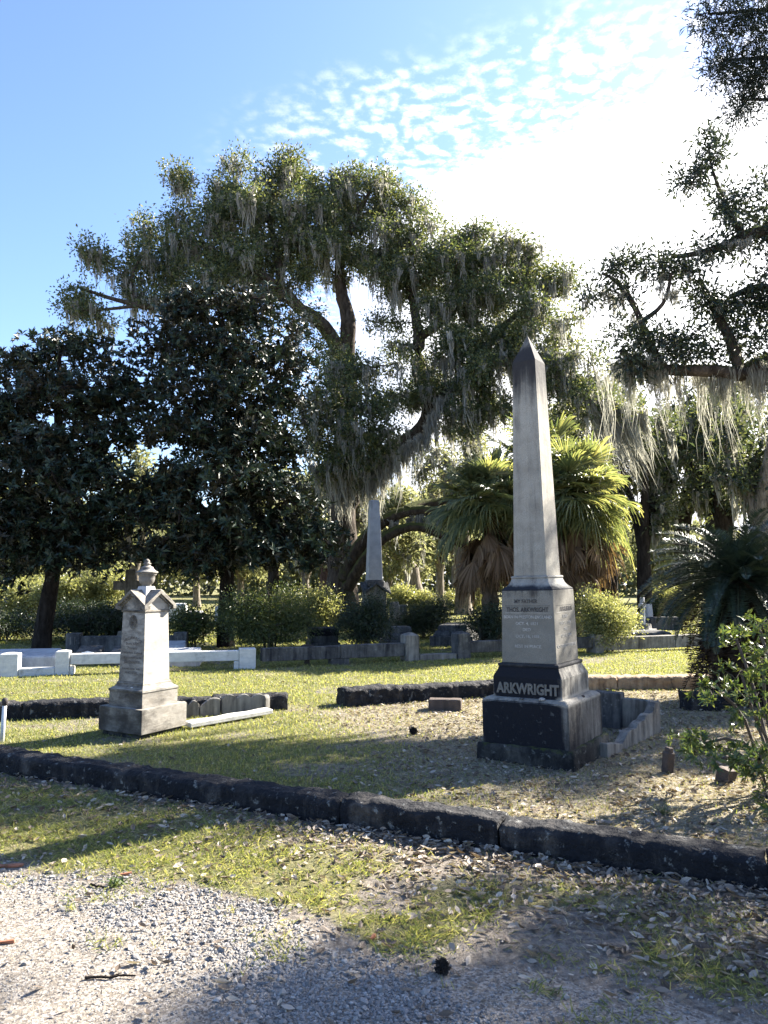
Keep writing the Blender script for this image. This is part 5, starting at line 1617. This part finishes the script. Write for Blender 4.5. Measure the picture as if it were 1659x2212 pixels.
x, y, z, rng = scatter(150000, -4, 4, 2.7, 6.9, d_out, 201)
blades('grass', x, y, z, rng, .056, .0040, .62, M_grass, 'patchy green grass along the verge of the drive', 'grass')
x, y, z, rng = scatter(330000, -8, 8, 4.4, 20, lambda x, y: green_mask(x, y) * (kerb_d(x, y) < -.28), 202, 1.25)
blades('lawn_grass', x, y, z, rng, .036 + .0008 * y, .0045 + .0006 * y, .8, M_grass, 'mown grass of the lawn between the kerbs and copings', 'grass')
x, y, z, rng = scatter(110000, -8, 8, 20, 60, lambda x, y: .9 + 0 * x, 203, 1.6)
blades('distant_grass', x, y, z, rng, .07, .035, .8, M_grass, 'lawn running back under the far trees', 'grass')
x, y, z, rng = scatter(420000, -6, 6, 2.9, 12, lambda x, y: np.clip(dry_mask(x, y) * .75 + .22 * (kerb_d(x, y) > 0) * sst(road_s(x, y), 0, .3) + .12 * green_mask(x, y), 0, 1) * (np.abs(kerb_d(x, y) + .15) > .17), 204)
blades('dead_grass', x, y, z, rng, .045, .0042, .22, M_straw, 'matted straw coloured dead grass round the tall obelisk', 'grass')


def leaf_litter(x, y, z, rng, size):
    n = len(x)
    az = rng.uniform(0, math.tau, n)
    D = np.stack([np.cos(az), np.sin(az), rng.normal(0, .28, n)], -1)
    D = unit(D)
    N = unit(np.stack([rng.normal(0, .45, n), rng.normal(0, .45, n), np.ones(n)], -1))
    S = unit(np.cross(D, N))
    U = np.cross(S, D)
    L = (size * rng.uniform(.45, 1.5, n) ** 1.2)[:, None]
    Wd = L * rng.uniform(.30, .55, (n, 1))
    P = np.stack([x, y, z + .006 + rng.uniform(0, .012, n)], -1)
    cu = L * rng.uniform(-.12, .30, (n, 1))
    sec = [(0, .05, 0.0), (.3, .9, .6), (.62, .95, .75), (1.0, .06, 1.5)]
    V = np.empty((n, 4, 3, 3))
    for i, (t, w_, k) in enumerate(sec):
        c = P + D * L * (t - .5) + U * cu * ((t - .5) ** 2 * 3)
        V[:, i, 0] = c - S * Wd * .5 * w_ + U * cu * w_ * .8
        V[:, i, 1] = c
        V[:, i, 2] = c + S * Wd * .5 * w_ + U * cu * w_ * .8
    V[..., 2] = np.maximum(V[..., 2], (z + .002)[:, None, None])
    b0 = np.arange(n)[:, None] * 12
    q = np.array([[3 * i + j, 3 * i + j + 1, 3 * i + j + 4, 3 * i + j + 3] for i in range(3) for j in range(2)])
    return V.reshape(-1, 3), (b0[:, None, :] + q[None]).reshape(-1, 4)


cl = Cloud()
x, y, z, rng = scatter(48000, -4, 4, 2.8, 7.2, lambda x, y: litter_mask(x, y) * .85 + .05 * (road_s(x, y) > .1), 205)
k = kerb_d(x, y) > .03
z = z + .02 * np.exp(-np.clip(kerb_d(x, y), 0, 9) / .12)
cl.add(*leaf_litter(x[k], y[k], z[k], rng, .043))
x, y, z, rng = scatter(40000, -6, 6, 4.4, 13, lambda x, y: (dry_mask(x, y) * .55 + .03) * (kerb_d(x, y) < -.34), 206)
cl.add(*leaf_litter(x, y, z, rng, .043))
x, y, z, rng = scatter(3000, -6, 6, 2.7, 4.6, lambda x, y: .10 * (road_s(x, y) < .2), 207)
cl.add(*leaf_litter(x, y, z, rng, .035))
tag(cl.done('fallen_leaves', M_litter), 'dry brown fallen leaves drifted along the front kerb and over the turf', 'leaves', None, 'stuff')


def gravel_d(x, y):
    s = road_s(x, y)
    band = np.exp(-((s + .12) / .15) ** 2) * sst(-x, -.35, .5) * .8
    ax_, ay_, bx_, by_ = -1.75, 4.25, .12, 2.9
    t = np.clip(((x - ax_) * (bx_ - ax_) + (y - ay_) * (by_ - ay_)) / ((bx_ - ax_) ** 2 + (by_ - ay_) ** 2), 0, 1.3)
    dd = np.hypot(x - ax_ - t * (bx_ - ax_), y - ay_ - t * (by_ - ay_))
    pile = np.exp(-(dd / (.16 + .10 * t)) ** 2)
    mid = 0 * x
    return np.clip(np.maximum(np.maximum(band, pile), mid) * (.25 + 1.2 * sst(fbm(x * 5, y * 5, 61), .3, .7)) + .012 * (s < .2), 0, 1)


def gravel(name, label, n, size, seed, dens):
    x, y, z, rng = scatter(n, -4, 4, 2.6, 5.2, dens, seed)
    n = len(x)
    bm = bmesh.new()
    bmesh.ops.create_icosphere(bm, subdivisions=1, radius=1)
    V0 = np.array([v.co[:] for v in bm.verts])
    F0 = np.array([[v.index for v in f.verts] for f in bm.faces])
    bm.free()
    s = size * rng.uniform(.35, 1.0, n) ** 1.0 * np.where(rng.uniform(size=n) < .06, 1.9, 1)
    V = V0[None] * (1 + rng.normal(size=(n, len(V0), 1)) * .22) * np.stack([rng.uniform(.7, 1.3, n), rng.uniform(.6, 1.0, n), rng.uniform(.4, .75, n)], -1)[:, None]
    a, t = rng.uniform(0, math.tau, n), rng.normal(0, .35, n)
    ca_, sa_, ct, st = np.cos(a)[:, None], np.sin(a)[:, None], np.cos(t)[:, None], np.sin(t)[:, None]
    vx, vz = V[..., 0] * ct - V[..., 2] * st, V[..., 0] * st + V[..., 2] * ct
    V = np.stack([vx * ca_ - V[..., 1] * sa_, vx * sa_ + V[..., 1] * ca_, vz], -1) * s[:, None, None]
    V += np.stack([x, y, z + s * .12], -1)[:, None]
    F = (np.arange(n)[:, None, None] * len(V0) + F0[None]).reshape(-1, 3)
    o = link(name, np_mesh(name, V.reshape(-1, 3), F), M_grav)
    return tag(o, label, 'gravel', None, 'stuff')


M_grav, nt, b = new_mat('gravel_stone')
r = nt.n('ShaderNodeNewGeometry').outputs['Random Per Island']
rp = nt.n('ShaderNodeValToRGB', {'Fac': r})
rp.color_ramp.elements[0].color = (.055, .054, .055, 1)
rp.color_ramp.elements[1].color = (.36, .35, .33, 1)
for p_, c_ in ((.35, (.135, .13, .128, 1)), (.7, (.205, .195, .185, 1)), (.9, (.27, .255, .23, 1))):
    rp.color_ramp.elements.new(p_).color = c_
gp_ = nt.n('ShaderNodeNewGeometry').outputs['Position']
nt.put(b.inputs['Base Color'], nt.mix(nt.math('MULTIPLY', nt.noise(gp_, 220, 3), .5), rp.outputs[0], (.30, .28, .25)))
b.inputs['Roughness'].default_value = .85
gravel('gravel', 'grey crushed stone gravel spilt along the edge of the sandy drive', 90000, .0105, 211, gravel_d)
gravel('sand_grit', 'fine grit and chips over the sandy drive', 40000, .005, 212, lambda x, y: .8 * (road_s(x, y) < .15) * sst(fbm(x * 3, y * 3, 63), .3, .6))


# small loose things
def cone(u, v, r, name, label, seed, burr=False):
    p = G(u, v)
    rng = np.random.default_rng(seed)
    cl = Cloud()
    n = 260
    D = rand_dir(n, rng)
    P = D * r * .35
    V, F = leaf_quads(P + (0, 0, r * .75), D, rand_dir(n, rng), r * .75 * rng.uniform(.7, 1.2, n), r * .28)
    cl.add(V, F)
    bm = BM()
    bmesh.ops.create_icosphere(bm.b, subdivisions=2, radius=r * .6)
    for v_ in bm.b.verts:
        v_.co.z += r * .75
    o = bm.done(name, M_conem)
    o.location = (p[0], p[1], gh(p[0], p[1]))
    tag(o, label, 'seed pod')
    cl.done('scales', M_conem, o)
    return o


M_conem = plain_mat('cone_scale', (.025, .019, .015), .85, .4, 40)
cone(955, 2103, .034, 'seed_pod', 'dark spiky seed pod lying alone on the sandy drive', 1)
cone(893, 1586, .045, 'seed_pod', 'dark round cone lying on the dry turf before the obelisk', 2)


def tuft(u, v, n, h, name, label, material, seed, spread=.05, w=.006, el0=.9):
    p = G(u, v)
    rng = np.random.default_rng(seed)
    cl = Cloud()
    for i in range(n):
        a = rng.uniform(0, math.tau)
        e = np.clip(rng.normal(el0, .3), .1, 1.5)
        L = h * rng.uniform(.5, 1.1)
        d = np.array((math.cos(a) * math.cos(e), math.sin(a) * math.cos(e), math.sin(e)))
        p0 = rng.normal(size=3) * (spread * .3, spread * .3, 0)
        t = np.linspace(0, 1, 5)[:, None]
        pts = p0 + d * L * t - np.array((0, 0, 1)) * L * .35 * t ** 2
        pts[:, 2] = np.maximum(pts[:, 2], .004)
        s = np.array((-math.sin(a), math.cos(a), 0))
        ww = (w * np.array([.7, 1, .9, .6, .1]))[:, None]
        V = np.stack([pts - s * ww, pts + s * ww], 1).reshape(-1, 3)
        F = np.array([[2 * k, 2 * k + 1, 2 * k + 3, 2 * k + 2] for k in range(4)])
        cl.add(V, F)
    o = cl.done(name, material)
    o.location = (p[0], p[1], gh(p[0], p[1]))
    return tag(o, label, 'weed')


tuft(250, 1915, 26, .10, 'grass_tuft', 'bright coarse grass tuft rooted in the gravel', M_azalea, 3)
tuft(150, 1965, 22, .06, 'grass_tuft', 'thin sparse grass tuft on the sandy drive below the gravel edge', M_grass, 4, .08, .003)
tuft(885, 2055, 60, .07, 'grass_tuft', 'small green grass tuft on the sand near the spiky seed pod', M_azalea, 5, .22, .003, .7)
tuft(1165, 2135, 44, .08, 'grass_tuft', 'wispy grass tuft on the open sand at the foot of the picture', M_grass, 6, .12, .003, .7)
tuft(1180, 2080, 10, .05, 'grass_tuft', 'tiny grass sprig above the wispy tuft on the sand', M_grass, 7, .08, .003)
sd = tuft(1432, 1760, 60, .15, 'pine_seedling', 'small bright green pine seedling sprouting just behind the front kerb', M_azalea, 8, .05, .0022, .75)


def stick(u, v, L, ang, r, label, seed):
    p = G(u, v)
    rng = np.random.default_rng(seed)
    cl = Cloud()
    pts = np.stack([np.linspace(-.5, .5, 7) * L, rng.normal(size=7) * L * .03, np.full(7, r)], -1)
    tube(cl, pts, np.linspace(r, r * .5, 7), 6, .1, rng)
    pts2 = np.stack([np.linspace(0, .2, 4) * L, np.linspace(0, .12, 4) * L, np.full(4, r * 1.2)], -1)
    tube(cl, pts2, np.linspace(r * .6, r * .3, 4), 5, 0, rng)
    o = cl.done('stick', B_dark, None, True)
    o.location, o.rotation_euler = (p[0], p[1], gh(p[0], p[1]) + .003), (0, 0, ang)
    return tag(o, label, 'stick')


stick(238, 2112, .20, .12, .006, 'dark twig lying on the sunlit sand of the drive', 1)
stick(210, 1918, .10, -.5, .007, 'short forked twig in the gravel left of the coarse grass tuft', 2)


def bark_chip(u, v, L, ang, label, seed):
    p = G(u, v)
    o = BM().box((0, 0, .006), (L, L * .22, .012)).rough(.004, 20, .02, 3).done('bark_chip', M_chip)
    o.location, o.rotation_euler = (p[0], p[1], gh(p[0], p[1]) + .002), (0, 0, ang)
    return tag(o, label, 'bark chip')


M_chip = plain_mat('red_bark_chip', (.26, .10, .05), .85, .35, 30)
bark_chip(20, 1870, .15, .2, 'largest reddish bark chip at the edge of the gravel', 1)
bark_chip(15, 2036, .06, .3, 'small reddish bark chip on the sunlit sand', 2)
bark_chip(272, 1893, .06, .5, 'reddish bark chip beside the coarse grass tuft', 3)
bark_chip(805, 2028, .05, 1.2, 'orange bark chip standing on the sand right of the gravel', 4)
